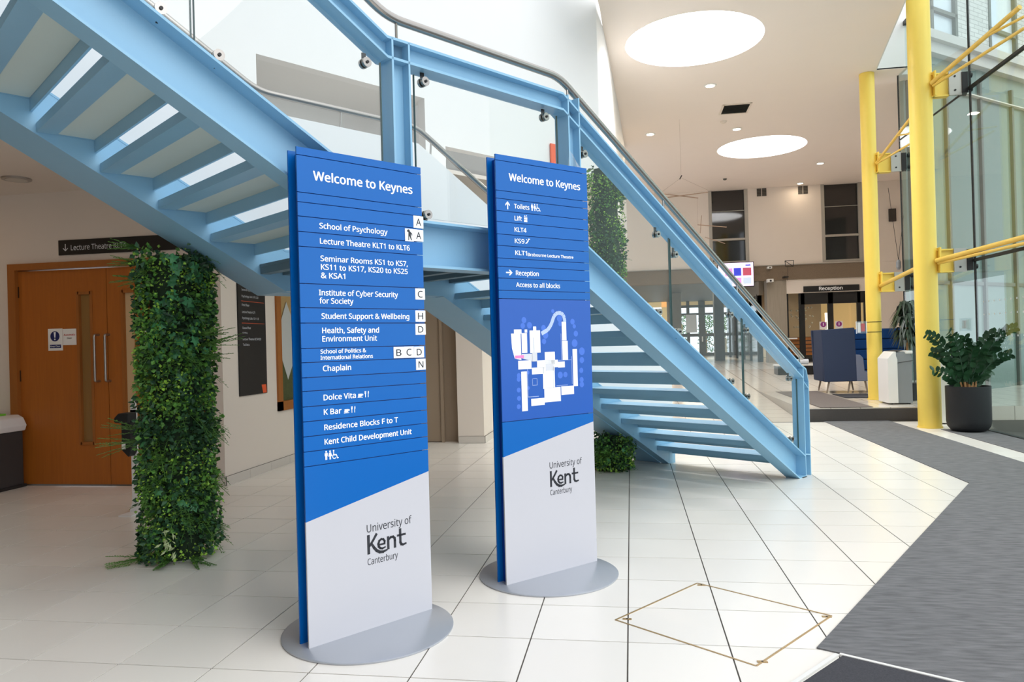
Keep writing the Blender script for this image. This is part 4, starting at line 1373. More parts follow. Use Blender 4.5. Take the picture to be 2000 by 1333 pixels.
def green_column(cx, cy, h, label, seed, rcore=.20, n_ivy=150, dens=1.0, wob=.05):
    global IVY
    R_ = random.Random(seed)
    t = thing('planted_column', (cx, cy, 0), label, 'planted column')
    prof = [(rcore * (1 + .08 * math.sin(i * 1.7 + seed)), h * i / 14) for i in range(15)]
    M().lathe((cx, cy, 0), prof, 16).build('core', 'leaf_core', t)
    kinds = {'leaf_small': M(), 'leaf_mid': M(), 'leaf_deep': M(), 'leaf_fern': M()}
    ncl = int(330 * dens * h / 2.2)
    for c in range(ncl):
        a, z = R_.uniform(0, 2 * math.pi), R_.uniform(0.02, h)
        k = R_.choices(['leaf_small', 'leaf_mid', 'leaf_deep', 'leaf_fern'], [.26, .30, .30, .14])[0]
        m = kinds[k]
        bulge = R_.uniform(0, wob)
        if k == 'leaf_fern':
            # fern fronds: pinnate sprays
            for f in range(R_.randint(4, 7)):
                aa = a + R_.uniform(-.5, .5)
                out = V(math.cos(aa), math.sin(aa), 0)
                p = V(cx, cy, z) + out * (rcore + .01)
                L = R_.uniform(.10, .20)
                dirv = (out * R_.uniform(.25, .7) + V(R_.uniform(-.7, .7), R_.uniform(-.7, .7), R_.uniform(-.6, .35))).normalized()
                n = 9
                m.tube([p, p + dirv * L * .5 + V(0, 0, -.022), p + dirv * L + V(0, 0, -.09)] if p.z > .12 else [p, p + dirv * L * .5], .0016, 4)
                for i in range(n):
                    q = p + dirv * L * i / n + V(0, 0, -.09 * (i / n) ** 2)
                    q.z = max(q.z, .006)
                    side = dirv.cross(V(0, 0, 1)).normalized()
                    for sgn in (-1, 1):
                        u = (side * sgn + dirv * .6).normalized()
                        blade(m, q, u, V(0, 0, 1).cross(u).normalized(), .035 * (1.1 - i / n) + .012, .0045)
        else:
            nl = R_.randint(22, 34)
            for i in range(nl):
                aa = a + R_.gauss(0, .055 / rcore * .8)
                zz = z + R_.gauss(0, .065) - (.08 * R_.random() if k == 'leaf_small' else 0)
                if zz < .01 or zz > h + .06:
                    continue
                out = V(math.cos(aa), math.sin(aa), 0)
                p = V(cx, cy, zz) + out * (rcore + bulge + R_.uniform(-.01, .045))
                u = (out * R_.uniform(.1, .9) + V(R_.uniform(-.8, .8), R_.uniform(-.8, .8), R_.uniform(-1.0, .5))).normalized()
                w = u.cross(V(R_.uniform(-1, 1), R_.uniform(-1, 1), R_.uniform(-1, 1))).normalized()
                L, W_ = {'leaf_small': (.022, .009), 'leaf_mid': (.033, .014), 'leaf_deep': (.040, .016)}[k]
                s_ = R_.uniform(.7, 1.3)
                blade(m, p, u, w, L * s_, W_ * s_)
    for k, m in kinds.items():
        if m.v:
            tag(m.build('foliage', k, t), kind='stuff')
    for k in range(int(26 * dens)):
        a, z = R_.uniform(0, 6.28), R_.uniform(.1, h)
        out = V(math.cos(a), math.sin(a), 0)
        p = V(cx, cy, z) + out * (rcore + .04)
        dv = (out * R_.uniform(.3, .9) + V(0, 0, R_.uniform(-1, .4)) + V(R_.uniform(-.4, .4), R_.uniform(-.4, .4), 0)).normalized()
        L = R_.uniform(.08, .19)
        mk_ = kinds[R_.choice(['leaf_small', 'leaf_mid', 'leaf_deep'])]
        for i in range(12):
            q_ = p + dv * L * i / 12 + V(0, 0, -.06 * (i / 12) ** 2)
            if q_.z < .012:
                break
            u = (V(R_.uniform(-1, 1), R_.uniform(-1, 1), R_.uniform(-1, 1)) + dv * .5).normalized()
            blade(mk_, q_, u, u.cross(V(R_.uniform(-1, 1), R_.uniform(-1, 1), 1)).normalized(), .028, .011)
    # ivy leaves, one by one
    cents = [(R_.uniform(0, 6.28), R_.uniform(.1, h)) for _ in range(max(6, n_ivy // 9))]
    for i in range(n_ivy):
        a0, z0 = R_.choice(cents)
        a, z = a0 + R_.gauss(0, .28), min(h, max(.05, z0 + R_.gauss(0, .10)))
        out = V(math.cos(a), math.sin(a), 0)
        p = V(cx, cy, z) + out * (rcore + R_.uniform(.035, .07))
        down = (V(0, 0, -1) + out * R_.uniform(.0, .5) + V(R_.uniform(-.5, .5), R_.uniform(-.5, .5), 0)).normalized()
        nrm = (out - down * out.dot(down)).normalized()
        sd = down.cross(nrm).normalized()
        sc = R_.uniform(.036, .078) * (1 if rcore > .15 else .7)
        mw = Matrix(((sd.x, down.x, nrm.x, p.x), (sd.y, down.y, nrm.y, p.y), (sd.z, down.z, nrm.z, p.z), (0, 0, 0, 1))) @ Matrix.Scale(sc, 4)
        if IVY is None:
            me = bpy.data.meshes.new('ivy_leaf')
            im = ivy_mesh()
            me.from_pydata([tuple(v) for v in im.v], [], im.f)
            me.materials.append(MAT['ivy_leaf'])
            IVY = me
        inst(IVY, 'ivy_leaf', t, mw)
    return t


g1 = green_column(-3.07, 4.62, 2.04, 'column wrapped in artificial ivy and ferns, left of the totem signs', 11, .155, 280, 1.8, .075)
g2 = green_column(-.245, 8.95, 3.45, 'tall leafy column rising behind the stair glass, right of the map totem', 23, .14, 120, .8, .05)
g3 = green_column(-.215, 8.02, .37, 'short dark leafy clump wrapped round the post under the stair foot', 31, .13, 40, 1.6, .06)
# long rosemary like sprays that stick out of the near column
m = M()
R_ = random.Random(5)
for (z, ax, ay, L, dz) in ((1.43, 1, -.1, .30, .02), (1.50, .95, -.2, .26, .10), (1.36, 1, -.2, .24, .0), (.80, -.9, -.5, .30, -.02), (.86, -1, -.3, .28, .05), (1.9, -1, -.2, .22, -.04), (.02, .8, -.6, .26, .0), (.02, -.7, -.7, .26, .0), (2.1, -.8, -.5, .20, .12), (2.0, -.95, -.3, .22, .05), (1.7, .9, -.3, .12, -.12), (0.03, .2, -1, .16, .02)):
    d_ = V(ax, ay, 0).normalized()
    p0 = V(-3.07, 4.62, max(z, .03)) + d_ * .20
    for f in range(6):
        dv = (d_ + V(R_.uniform(-.35, .35), R_.uniform(-.35, .35), R_.uniform(-.22, .22) + dz)).normalized()
        for i in range(16):
            q_ = p0 + dv * L * i / 16
            q_.z = max(.008, q_.z)
            side = dv.cross(V(0, 0, 1)).normalized()
            for sg in (-1, 1):
                u = (side * sg * .6 + dv + V(0, 0, R_.uniform(-.3, .5))).normalized()
                blade(m, q_, u, u.cross(V(0, 0, 1)).normalized(), .038 * (1.25 - i / 16), .005)
        e_ = p0 + dv * L
        e_.z = max(.008, e_.z)
        m.tube([p0, e_], .0018, 4)
tag(m.build('fern_spray', 'leaf_fern', g1), kind='stuff')
m = M()
for i in range(26):
    p = V(-2.98 + R_.uniform(-.05, .05), 4.38 + R_.uniform(-.03, .0), R_.uniform(.06, .26))
    u = V(R_.uniform(-.6, .6), -.4, R_.uniform(-1, .6)).normalized()
    blade(m, p, u, u.cross(V(0, 1, 0)).normalized(), .05, .008)
tag(m.build('variegated_spray', 'leaf_variegated', g1), kind='stuff')

# =========================================================================== YELLOW COLUMNS AND GLASS WALL
def ycol(cx, cy, r, z0, z1, arms, label, gx):
    t = thing('yellow_column', (cx, cy, z0), label, 'column')
    M().lathe((cx, cy, z0), [(r, 0), (r, z1 - z0)], 40).build('shaft', 'yellow', t, smooth=True)
    M().lathe((cx, cy, z0), [(r + .012, 0), (r + .012, .02)], 40).build('base_ring', 'yellow', t, smooth=True)
    for za in arms:
        a = M().box((cx + r * .5, cy - .06, za - .17), (gx - .26, cy - .045, za + .17)).box((cx + r * .5, cy - .10, za + .15), (gx - .26, cy + .02, za + .17)).box((cx + r * .5, cy - .10, za - .17), (gx - .26, cy + .02, za - .15))
        ar = a.build('bracket_arm', 'yellow', t)
        M().box((gx - .27, cy - .115, za - .17), (gx - .10, cy - .09, za + .17)).build('steel_plate', 'steel_satin', ar)
        M().box((gx - .10, cy - .13, za - .15), (gx - .02, cy + .03, za + .15)).build('glass_fixing', 'dark_metal', ar)
        for dz in (-.10, .10):
            M().disc((gx - .19, cy - .115, za + dz), (0, -1, 0), .014, .008, 10).build('bolt', 'dark_metal', ar)
            for sg in (-1, 1):
                M().disc((gx + .01, cy + sg * .10, za + dz), (1, 0, 0), .035, .03, 16).build('point_fixing', 'dark_metal', ar)
        M().box((cx + r - .02, cy - r * .75 - .06, za - .17), (cx + r + .0, cy - r * .75 + .04, za + .19)).build('lug_plate', 'yellow', ar)
    return t


GXW = 4.9
yr = ycol(4.285, 11.62, .155, 0, 9.2, (4.97, 2.42), 'thick yellow round steel column right of the grey carpet', GXW)
yl = ycol(4.30, 14.06, .125, .218, 6.05, (4.42, 2.30), 'thinner yellow column standing on the raised floor behind', GXW)
# tie rods spreading from the brackets
def rods(parent, c, zs, r):
    for z, z1a, z1b, dx in zs:
        s0 = V(c[0] + .05, c[1] - .15, z)
        a = M().tube([s0, V(GXW - .03, 9.95, z1a)], r, 10).build('tie_rod', 'yellow_strut', parent, smooth=True)
        M().tube([s0 + V(.02, 0, -.03), V(GXW - .03, 9.85, z1b)], r * .62, 10).build('tie_rod', 'yellow_strut', parent, smooth=True)


M().tube([V(4.38, 11.46, 4.98), V(4.86, 10.0, 5.38)], .032, 10).build('tie_rod', 'yellow_strut', yr, smooth=True)
M().tube([V(4.40, 11.46, 4.94), V(4.86, 9.9, 5.08)], .021, 10).build('tie_rod', 'yellow_strut', yr, smooth=True)
M().tube([V(4.70, 10.5, 5.24), V(4.86, 9.9, 5.22)], .018, 8).build('tie_rod', 'yellow_strut', yr, smooth=True)
M().tube([V(4.38, 11.46, 2.42), V(4.86, 9.9, 2.54)], .034, 10).build('tie_rod', 'yellow_strut', yr, smooth=True)
M().tube([V(4.40, 11.46, 2.38), V(4.86, 9.8, 2.46)], .022, 10).build('tie_rod', 'yellow_strut', yr, smooth=True)
M().tube([V(4.38, 13.92, 4.42), V(4.40, 11.9, 4.82)], .024, 10).build('tie_rod', 'yellow_strut', yl, smooth=True)
M().tube([V(4.38, 13.92, 4.40), V(4.42, 11.9, 4.34)], .017, 10).build('tie_rod', 'yellow_strut', yl, smooth=True)
M().tube([V(4.39, 12.9, 4.62), V(4.42, 11.8, 4.38)], .013, 8).build('tie_rod', 'yellow_strut', yl, smooth=True)
M().tube([V(4.40, 13.95, 2.24), V(4.42, 11.8, 2.44)], .035, 10).build('tie_rod', 'yellow_strut', yl, smooth=True)

# leaflet holder on the far yellow column
lh = thing('leaflet_holder', (4.05, 13.98, 1.4), 'clear leaflet holder with a red card strapped to the thinner yellow column', 'holder')
M().box((3.96, 13.88, 1.40), (4.13, 13.93, 1.62)).build('pocket', 'plastic_clear', lh)
M().box((4.04, 13.895, 1.44), (4.10, 13.90, 1.58)).build('red_card', 'print_red', lh)
M().box((3.98, 13.90, 1.42), (4.03, 13.905, 1.60)).build('white_card', 'paper', lh)
for z in (1.42, 1.60):
    M().lathe((4.30, 14.06, z), [(.130, 0), (.130, .01)], 24).build('strap', 'rubber', lh)

# glass wall along X = 4.9
gwl = struct(M().box((GXW - .006, 5.0, .0), (GXW + .006, 8.48, 7.0)), 'window_6', 'glass_wall')
for y0, y1 in ((8.5, 11.48), (11.5, 14.28)):
    for z0, z1 in ((.0, 2.39), (2.41, 4.87), (4.89, 6.8)):
        M().box((GXW - .006, y0, z0), (GXW + .006, y1, z1)).build('pane', 'glass_wall', gwl)
for y in (8.49, 11.49, 14.29):
    M().box((GXW - .012, y - .012, 0), (GXW + .012, y + .012, 6.8)).build('joint', 'rubber', gwl)
M().box((GXW - .022, 8.5, 2.39), (GXW + .022, 11.5, 2.41 + .02)).build('joint', 'rubber', gwl)
M().box((GXW - .022, 8.5, 4.86), (GXW + .022, 11.5, 4.90)).build('joint', 'rubber', gwl)
for z in (4.87, 2.39):
    M().box((GXW - .012, 11.5, z), (GXW + .012, 14.28, z + .02)).build('joint', 'rubber', gwl)
M().box((GXW - .03, 5.0, 6.79), (GXW + .03, 14.3, 6.86)).build('top_channel', 'dark_metal', gwl)
M().box((GXW - .03, 5.0, -.02), (GXW + .03, 14.3, .012)).build('bottom_channel', 'dark_metal', gwl)
for z0 in (1.32, 1.62, 1.80):
    dm = M()
    for i in range(18):
        y = 8.7 + i * .15
        dm.disc((GXW - .007, y, z0), (-1, 0, 0), .014, .0008, 8)
    tag(dm.build('manifestation_dot', 'frosted', gwl), kind='stuff')
# return wall behind the glass corner
struct(M().box((GXW + .02, 14.25, 6.05), (5.2, 14.4, 7.4)), 'wall_corner', 'white_paint')
# right wall strip of hall
struct(M().box((8.5, 17.2, 0), (8.6, 24.2, 6.05)), 'wall_right', 'warm_wall')

# =========================================================================== OUTSIDE
struct(M().box((4.95, -6, -.12), (26, 34, -.03)), 'ground', 'paving')
# bed along the glass and road marking
tag(M().prism([(4.95, 9.6, -.03), (5.12, 9.6, -.03), (5.12, 11.6, -.03), (4.95, 11.6, -.03)], (0, 0, .02)).build('kerb', 'kerb'), 'mossy stone kerb outside the foot of the glass wall', 'kerb')
rm = thing('road_marking', (5.5, 11.0, -.03), 'white painted line on the paving outside the glass wall', 'marking')
for a, b in (((5.20, 11.35), (5.62, 10.75)), ((5.65, 10.6), (6.1, 10.0))):
    a, b = V(*a, -.028), V(*b, -.028)
    t_ = (b - a).normalized()
    M().obox((a + b) / 2, (b - a) / 2, V(-t_.y, t_.x, 0) * .035, V(0, 0, .002)).build('stripe', 'road_mark', rm)

EB = V(4.95, 14.4, 0)
ED = V(.776, .631, 0).normalized()
EN = V(.631, -.776, 0).normalized()   # towards viewer
EP = lambda a, q, z: EB + ED * a + EN * q + V(0, 0, z)


def eprism(m, pts, q0, q1):
    return m.prism([EP(a, q0, z) for a, z in pts], EN * (q1 - q0))


bld = bpy.data.objects.new('neighbour_building', None)
COL.objects.link(bld)
bld.location = EB
ROOT[bld.name] = EB.copy()
tag(bld, 'neighbouring building outside with white brick top and pale green lower storey', 'building')
eprism(M(), [(.22, -.1), (14, -.1), (14, 6.65), (.22, 6.65)], -.12, -.05).build('lower_wall', 'facade_green', bld)
eprism(M(), [(.22, 6.65), (14, 6.65), (14, 6.86), (.22, 6.86)], -.12, .10).build('cornice_band', 'facade_band', bld)
eprism(M(), [(.22, 6.86), (14, 6.86), (14, 7.02), (.22, 7.02)], -.12, .20).build('cornice_band', 'facade_band', bld)
# brick wall with openings
bw = M()
wins = [(1.15, 2.05), (3.2, 4.3), (5.6, 6.7), (8.0, 9.1)]
xs = [.22]
for a, b in wins:
    eprism(bw, [(xs[-1], 7.02), (a, 7.02), (a, 11.5), (xs[-1], 11.5)], -.12, -.05)
    eprism(bw, [(a, 7.02), (b, 7.02), (b, 7.10), (a, 7.10)], -.12, -.05)
    eprism(bw, [(a, 8.9), (b, 8.9), (b, 11.5), (a, 11.5)], -.12, -.05)
    xs.append(b)
eprism(bw, [(xs[-1], 7.02), (14, 7.02), (14, 11.5), (xs[-1], 11.5)], -.12, -.05)
br_o = bw.build('brick_wall', 'white_brick', bld)
for a, b in wins:
    w = eprism(M(), [(a, 7.1), (b, 7.1), (b, 8.9), (a, 8.9)], -.115, -.105).build('window', 'sky_pane', bld)
    for p in ([(a, 7.1), (a + .08, 7.1), (a + .08, 8.9), (a, 8.9)], [(b - .08, 7.1), (b, 7.1), (b, 8.9), (b - .08, 8.9)], [(a, 7.1), (b, 7.1), (b, 7.17), (a, 7.17)], [(a, 7.55), (b, 7.55), (b, 7.62), (a, 7.62)]):
        eprism(M(), p, -.11, -.03).build('window_frame', 'facade_frame', w)
# lower glazing
for a in (.35, 1.55, 2.75, 3.95, 5.15, 6.35):
    w = eprism(M(), [(a, .15), (a + 1.1, .15), (a + 1.1, 6.3), (a, 6.3)], -.06, -.03).build('window', 'facade_pane', bld)
    eprism(M(), [(a - .07, .1), (a, .1), (a, 6.4), (a - .07, 6.4)], -.06, .02).build('window_frame', 'facade_frame', w)
    eprism(M(), [(a, 2.3), (a + 1.1, 2.3), (a + 1.1, 2.37), (a, 2.37)], -.06, .0).build('window_frame', 'facade_frame', w)
# planting strip with fallen leaves
struct(eprism(M(), [(0, -.03), (9, -.03), (9, .06), (0, .06)], .0, .7), 'ground_bed', 'kerb')
lv = M()
for i in range(260):
    a, q_ = R_.uniform(.2, 8), R_.uniform(.1, 1.0)
    c = EP(a, q_, .075 if q_ < .68 else -.02)
    u = V(R_.uniform(-1, 1), R_.uniform(-1, 1), R_.uniform(0, .5)).normalized()
    blade(lv, c, u, u.cross(V(0, 0, 1)).normalized(), .09, .03)
o = lv.build('fallen_leaves', 'dry_leaf')
tag(o, 'brown fallen leaves scattered on the bed outside the glass wall', 'leaves', kind='stuff')

# =========================================================================== POTTED PLANT (ZZ)
pc = V(4.61, 11.14, .007)
zp = thing('potted_plant', pc, 'tall potted plant with glossy leaflets in a matt black tub by the glass', 'plant')
M().lathe(pc, [(.17, 0), (.225, .02), (.262, .07), (.275, .14), (.277, .60), (.277, .625), (.262, .625), (.258, .57)], 48).build('pot', 'pot_black', zp, smooth=True)
M().lathe(pc, [(.255, .55), (.255, .56)], 32).build('soil', 'soil', zp)
LF = None
Rz = random.Random(4)
stems = [(-.50, .80, 12), (-.36, .55, 10), (-.16, .46, 10), (.0, .62, 11), (.12, .50, 9), (.30, .60, 10), (.46, .86, 14), (.22, .80, 11), (-.42, .30, 8), (.34, .26, 7), (-.08, .36, 8), (.06, .3, 8), (-.22, .70, 10), (.40, .5, 9), (.16, .66, 9), (-.30, .82, 10), (-.04, .74, 9), (.28, .42, 7)]
cnt = 0
for k, (dx, hh, nl) in enumerate(stems):
    dy = Rz.uniform(-.30, .22)
    b0 = pc + V(dx * .16, dy * .16, .55)
    pts = []
    for i in range(9):
        t_ = i / 8
        pts.append(b0 + V(dx * (t_ ** 1.35), dy * (t_ ** 1.35), hh * math.sin(t_ * 1.45) / math.sin(1.45)))
    M().tube(pts, [.013 * (1 - .7 * i / 8) for i in range(9)], 6).build('stem', 'leaf_dark' if k % 3 else 'leaf_dark', zp, smooth=True)
    M().tube([b0 - V(0, 0, .02), b0.lerp(pts[1], .9)], .015, 6).build('stem_base', 'stem_tan', zp, smooth=True)
    for i in range(nl):
        t_ = .18 + .82 * i / (nl - 1)
        j = min(7, int(t_ * 8))
        p = pts[j].lerp(pts[j + 1], t_ * 8 - j)
        tg = (pts[j + 1] - pts[j]).normalized()
        sd = tg.cross(V(Rz.uniform(-.3, .3), 1, Rz.uniform(-.3, .3))).normalized()
        for sg in (-1, 1):
            u = (sd * sg * .85 + tg * .65 + V(0, Rz.uniform(-.45, .45), 0)).normalized()
            nr = u.cross(sd.cross(tg) + V(0, -.3, .2)).normalized()
            w = u.cross(nr).normalized()
            sc = .105 * (1.15 - .45 * t_)
            nrm = w
            side = nr
            if LF is None:
                prof = [(0, 0), (.24, .18), (.33, .45), (.27, .74), (0, 1.0), (-.27, .74), (-.33, .45), (-.24, .18)]
                mm = M().add([(0, .45, -.05)] + [(x, y, .0) for x, y in prof], [(0, i + 1, (i + 1) % 8 + 1) for i in range(8)])
                LF = bpy.data.meshes.new('leaflet')
                LF.from_pydata([tuple(v) for v in mm.v], [], mm.f)
                LF.materials.append(MAT['leaf_zz'])
            mw = Matrix(((side.x, u.x, nrm.x, p.x), (side.y, u.y, nrm.y, p.y), (side.z, u.z, nrm.z, p.z), (0, 0, 0, 1))) @ Matrix.Scale(sc * 1.25, 4)
            if cnt < 380:
                inst(LF, 'leaflet', zp, mw)
                cnt += 1

# tall bushy plant behind the bin
tp = thing('potted_plant', (4.76, 13.80, .22), 'bushy dark indoor plant with drooping leaves behind the white bin', 'plant')
M().lathe((4.76, 13.80, .22), [(.13, 0), (.17, .3), (.155, .3)], 24).build('pot', 'pot_black', tp, smooth=True)
M().tube([(4.76, 13.80, .4), (4.755, 13.80, .9), (4.765, 13.80, 1.6)], .018, 8).build('trunk', 'stem_tan', tp, smooth=True)
for i in range(240):
    a, z = Rz.uniform(0, 6.28), Rz.uniform(1.18, 1.92)
    p = V(4.76, 13.80, z)
    out = V(math.cos(a), math.sin(a), 0)
    L = Rz.uniform(.2, .34) * (1.0 if z < 1.75 else .7)
    mid = p + out * L * .6 + V(0, 0, .05)
    end = p + out * L * .95 + V(0, 0, -.14)
    side = out.cross(V(0, 0, 1)) * .03
    m = M().add([p, mid - side, mid + side, end], [(0, 1, 2), (1, 3, 2)])
    m.build('leaf', 'leaf_palm', tp)

# =========================================================================== BINS ON THE RIGHT
def rbin(x0, y0, w, d, h, z, label, lid):
    t = thing('recycling_bin', (x0 + w / 2, y0 + d / 2, z), label, 'bin')
    m = M()
    prof = [(0, .03), (0, h * .88), (.10, h), (w * .62, h + .02), (w - .02, h - .02), (w, h * .90), (w, .03)]
    M().prism([V(x0 + .015 + (a - 0) * (w - .03) / w, y0 + .012, z + b - .012) for a, b in prof], (0, d - .024, 0)).build('body', 'bin_grey', t)
    # white end shell
    sh = [(-.012, .02), (-.012, h * .88), (.09, h + .012), (.12, h + .01), (.12, h - .06), (.14, h * .86), (.14, .02)]
    M().prism([V(x0 + a, y0 - .004, z + b) for a, b in sh], (0, d + .008, 0)).build('side_shell', 'bin_white', t, bevel=.006)
    M().prism([V(x0 + .14, y0 - .002, z + h * .80), V(x0 + w, y0 - .002, z + h * .84), V(x0 + w, y0 - .002, z + h * .83), V(x0 + .14, y0 - .002, z + h * .79)], (0, .004, 0)).build('seam', 'bin_charcoal', t)
    M().prism([V(x0 + .10, y0 + .03, z + h + .004), V(x0 + w * .62, y0 + .03, z + h + .026), V(x0 + w * .62, y0 + .03, z + h + .034), V(x0 + .10, y0 + .03, z + h + .014)], (0, d - .06, 0)).build('lid_aperture', lid, t)
    M().box((x0 + w * .70, y0, z + h - .03), (x0 + w, y0 + d, z + h + .02)).build('lid_end', 'bin_white', t, bevel=.01)
    for a in (x0 + .05, x0 + w - .06):
        M().tube([(a, y0 + .02, z + .02), (a, y0 + d - .02, z + .02)], .02, 8).build('castor', 'rubber', t)
    return t


rbin(4.19, 13.02, .38, .50, .86, .218, 'pale grey and white recycling bin between the two yellow columns', 'bin_dark')
rbin(4.585, 12.0, .34, .5, 1.02, 0.0, 'pale recycling bin with green lid hidden behind the black plant tub', 'bin_green')

# =========================================================================== BOOTH SEATS
def booth(ox, mirror, label):
    t = thing('booth_seat', (ox, 15.9, .22), label, 'armchair', None)
    X = lambda x: ox + (x if not mirror else -x)
    def bx(a, b):
        return M().box((X(a[0]), a[1], a[2]), (X(b[0]), b[1], b[2]))
    # near wing panel (slightly splayed)
    m = M().prism([V(X(0), 15.55, 1.50), V(X(.63), 15.55, 1.53), V(X(.66), 15.55, .46), V(X(.04), 15.55, .455)], (0, .09, 0))
    m.build('side_panel', 'booth_blue', t, bevel=.015)
    m = M().prism([V(X(0), 16.35, 1.50), V(X(1.16), 16.35, 1.50), V(X(1.18), 16.35, .46), V(X(.04), 16.35, .455)], (0, .09, 0))
    m.build('side_panel', 'booth_blue', t, bevel=.015)
    m = M().prism([V(X(.64), 15.55, .46), V(X(.92), 15.55, .46), V(X(.92), 15.55, .62), V(X(.80), 15.55, .66), V(X(.78), 15.55, .92), V(X(.72), 15.55, .985), V(X(.64), 15.55, .99)], (0, .09, 0))
    m.build('armrest', 'booth_grey', t, bevel=.012)
    bx((.03, 15.64, .46), (.12, 16.35, 1.5)).build('back_panel', 'booth_blue', t, bevel=.01)
    for k in range(4):
        z = .66 + k * .21
        M().box((X(.12), 15.65, z), (X(.24), 16.34, z + .20)).build('back_cushion', 'booth_deep', t, bevel=.02)
        M().box((X(.26), 16.27, z), (X(1.12), 16.345, z + .20)).build('side_cushion', 'booth_deep', t, bevel=.02)
    bx((.1, 15.64, .50), (.92, 16.35, .66)).build('seat_cushion', 'booth_deep', t, bevel=.03)
    for a, y in ((.12, 15.62), (.52, 15.62), (.80, 15.62), (.15, 16.4), (.75, 16.4)):
        M().tube([V(X(a + .02), y, .46), V(X(a - .03 if a < .7 else a + .06), y, .228)], [.022, .014], 8).build('leg', 'leg_wood', t, smooth=True)
    return t


booth(3.765, False, 'high-backed blue booth seat on wooden legs left of the thinner yellow column')
booth(6.20, True, 'high-backed blue booth seat behind the white bin and bushy plant')
# low black bench with a white cylinder by the reception door
bb = thing('low_bench', (3.9, 20.2, .4), 'low black plinth with white top and bolster beside the reception doors', 'bench')
M().box((3.75, 20.0, .40), (4.75, 20.5, .62)).build('plinth', 'dark_frame', bb)
M().box((3.72, 19.97, .62), (4.78, 20.53, .655)).build('top', 'trim_white', bb)
M().tube([V(3.85, 20.2, .72), V(4.55, 20.2, .72)], .065, 16).build('bolster', 'print_grey', bb, smooth=True)

# =========================================================================== HALL CEILING FITTINGS
dls = [(1.575, 14.005, 'nearest lit downlight, just below the larger skylight'), (.567, 16.98, 'lit downlight closest to the curved white wall'), (2.468, 17.06, 'lit downlight between the ceiling vent and the far skylight'), (5.192, 21.03, 'lit downlight right of the far skylight'), (5.234, 23.60, 'lit downlight right above the far wall between the tall windows')]
for x, y, lb_ in dls:
    t = thing('ceiling_downlight', (x, y, HZ), lb_, 'light')
    M().lathe((x, y, HZ - .012), [(.105, 0), (.115, .0115)], 24).build('rim', 'trim_white', t)
    M().lathe((x, y, HZ - .016), [(.08, 0), (.08, .004)], 20).build('lens', 'lamp_warm', t)
    area_light('downlight_lamp', (x, y, HZ - .03), .16, 4 if y > 23 else 12, (1.0, .82, .60))
sd_ = thing('smoke_detector', (2.099, 16.384, HZ), 'small cream smoke detector on the ceiling beside the vent', 'detector')
M().lathe((2.099, 16.384, HZ - .05), [(.03, 0), (.06, .02), (.07, .05)], 20).build('body', 'cream_paint', sd_)
t = thing('ceiling_sprinkler', (2.85, 22.3, HZ), 'tiny dark sensor on the ceiling near the tall windows', 'detector')
M().lathe((2.85, 22.3, HZ - .04), [(.04, 0), (.06, .04)], 16).build('body', 'vent_grey', t)
vt = thing('ceiling_vent', (2.23, 15.55, HZ), 'dark rectangular slatted vent in the hall ceiling', 'vent')
M().box((1.96, 15.22, HZ - .012), (2.50, 15.26, HZ)).box((1.96, 15.84, HZ - .012), (2.50, 15.88, HZ)).box((1.94, 15.22, HZ - .012), (1.98, 15.88, HZ)).box((2.48, 15.22, HZ - .012), (2.52, 15.88, HZ)).build('frame', 'cream_paint', vt)
M().box((1.98, 15.26, HZ - .004), (2.48, 15.84, HZ - .001)).build('backing', 'print_black', vt)
for k in range(11):
    y = 15.28 + k * .05
    M().hexa([(1.98, y, HZ - .02), (2.48, y, HZ - .02), (2.48, y + .035, HZ - .006), (1.98, y + .035, HZ - .006), (1.98, y, HZ - .016), (2.48, y, HZ - .016), (2.48, y + .035, HZ - .002), (1.98, y + .035, HZ - .002)]).build('slat', 'vent_grey', vt)
for x0, lb_ in ((4.02, 'small two-part grille high on the far wall, left one'), (5.25, 'small two-part grille high on the far wall, right one')):
    t = thing('wall_vent', (x0 + .14, FY, 5.9), lb_, 'vent')
    for a in (x0, x0 + .155):
        g = M().box((a, FY - .015, 5.79), (a + .13, FY, 6.03)).build('grille', 'vent_dark', t)
        for q_ in range(5):
            M().box((a + .005, FY - .02, 5.80 + q_ * .046), (a + .125, FY - .014, 5.815 + q_ * .046)).build('slat', 'vent_grey', g)

# hanging mobile of thin rods
mb = thing('hanging_mobile', (1.148, 16, 6.05), 'delicate hanging mobile of thin bronze rods and wires', 'mobile')
def rod(a, b, r, nm='rod', mt_='rod'):
    M().tube([V(*a), V(*b)], r, 6).build(nm, mt_, mb)


rod((1.148, 16, 6.05), (1.148, 16, 4.86), .0015, 'wire')
rod((1.12, 16, 4.78), (1.165, 16, 4.86), .012, 'hook', 'dark_metal')
rod((1.14, 16, 4.8), (.66, 16.0, 4.48), .0015, 'wire')
rod((1.16, 16, 4.8), (1.70, 16.0, 4.51), .0015, 'wire')
rod((.60, 16.1, 4.54), (1.48, 15.9, 4.34), .010)
rod((.85, 15.8, 4.37), (1.72, 16.2, 4.51), .010)
rod((1.46, 15.9, 4.34), (1.46, 15.9, 3.75), .0015, 'wire')
rod((1.45, 15.9, 3.78), (2.04, 15.9, 3.70), .009)
rod((1.54, 15.9, 3.97), (1.50, 15.9, 3.60), .007)
rod((1.60, 15.95, 3.52), (2.0, 15.9, 3.36), .007)
rod((1.75, 15.95, 3.70), (1.75, 15.95, 3.46), .0015, 'wire')

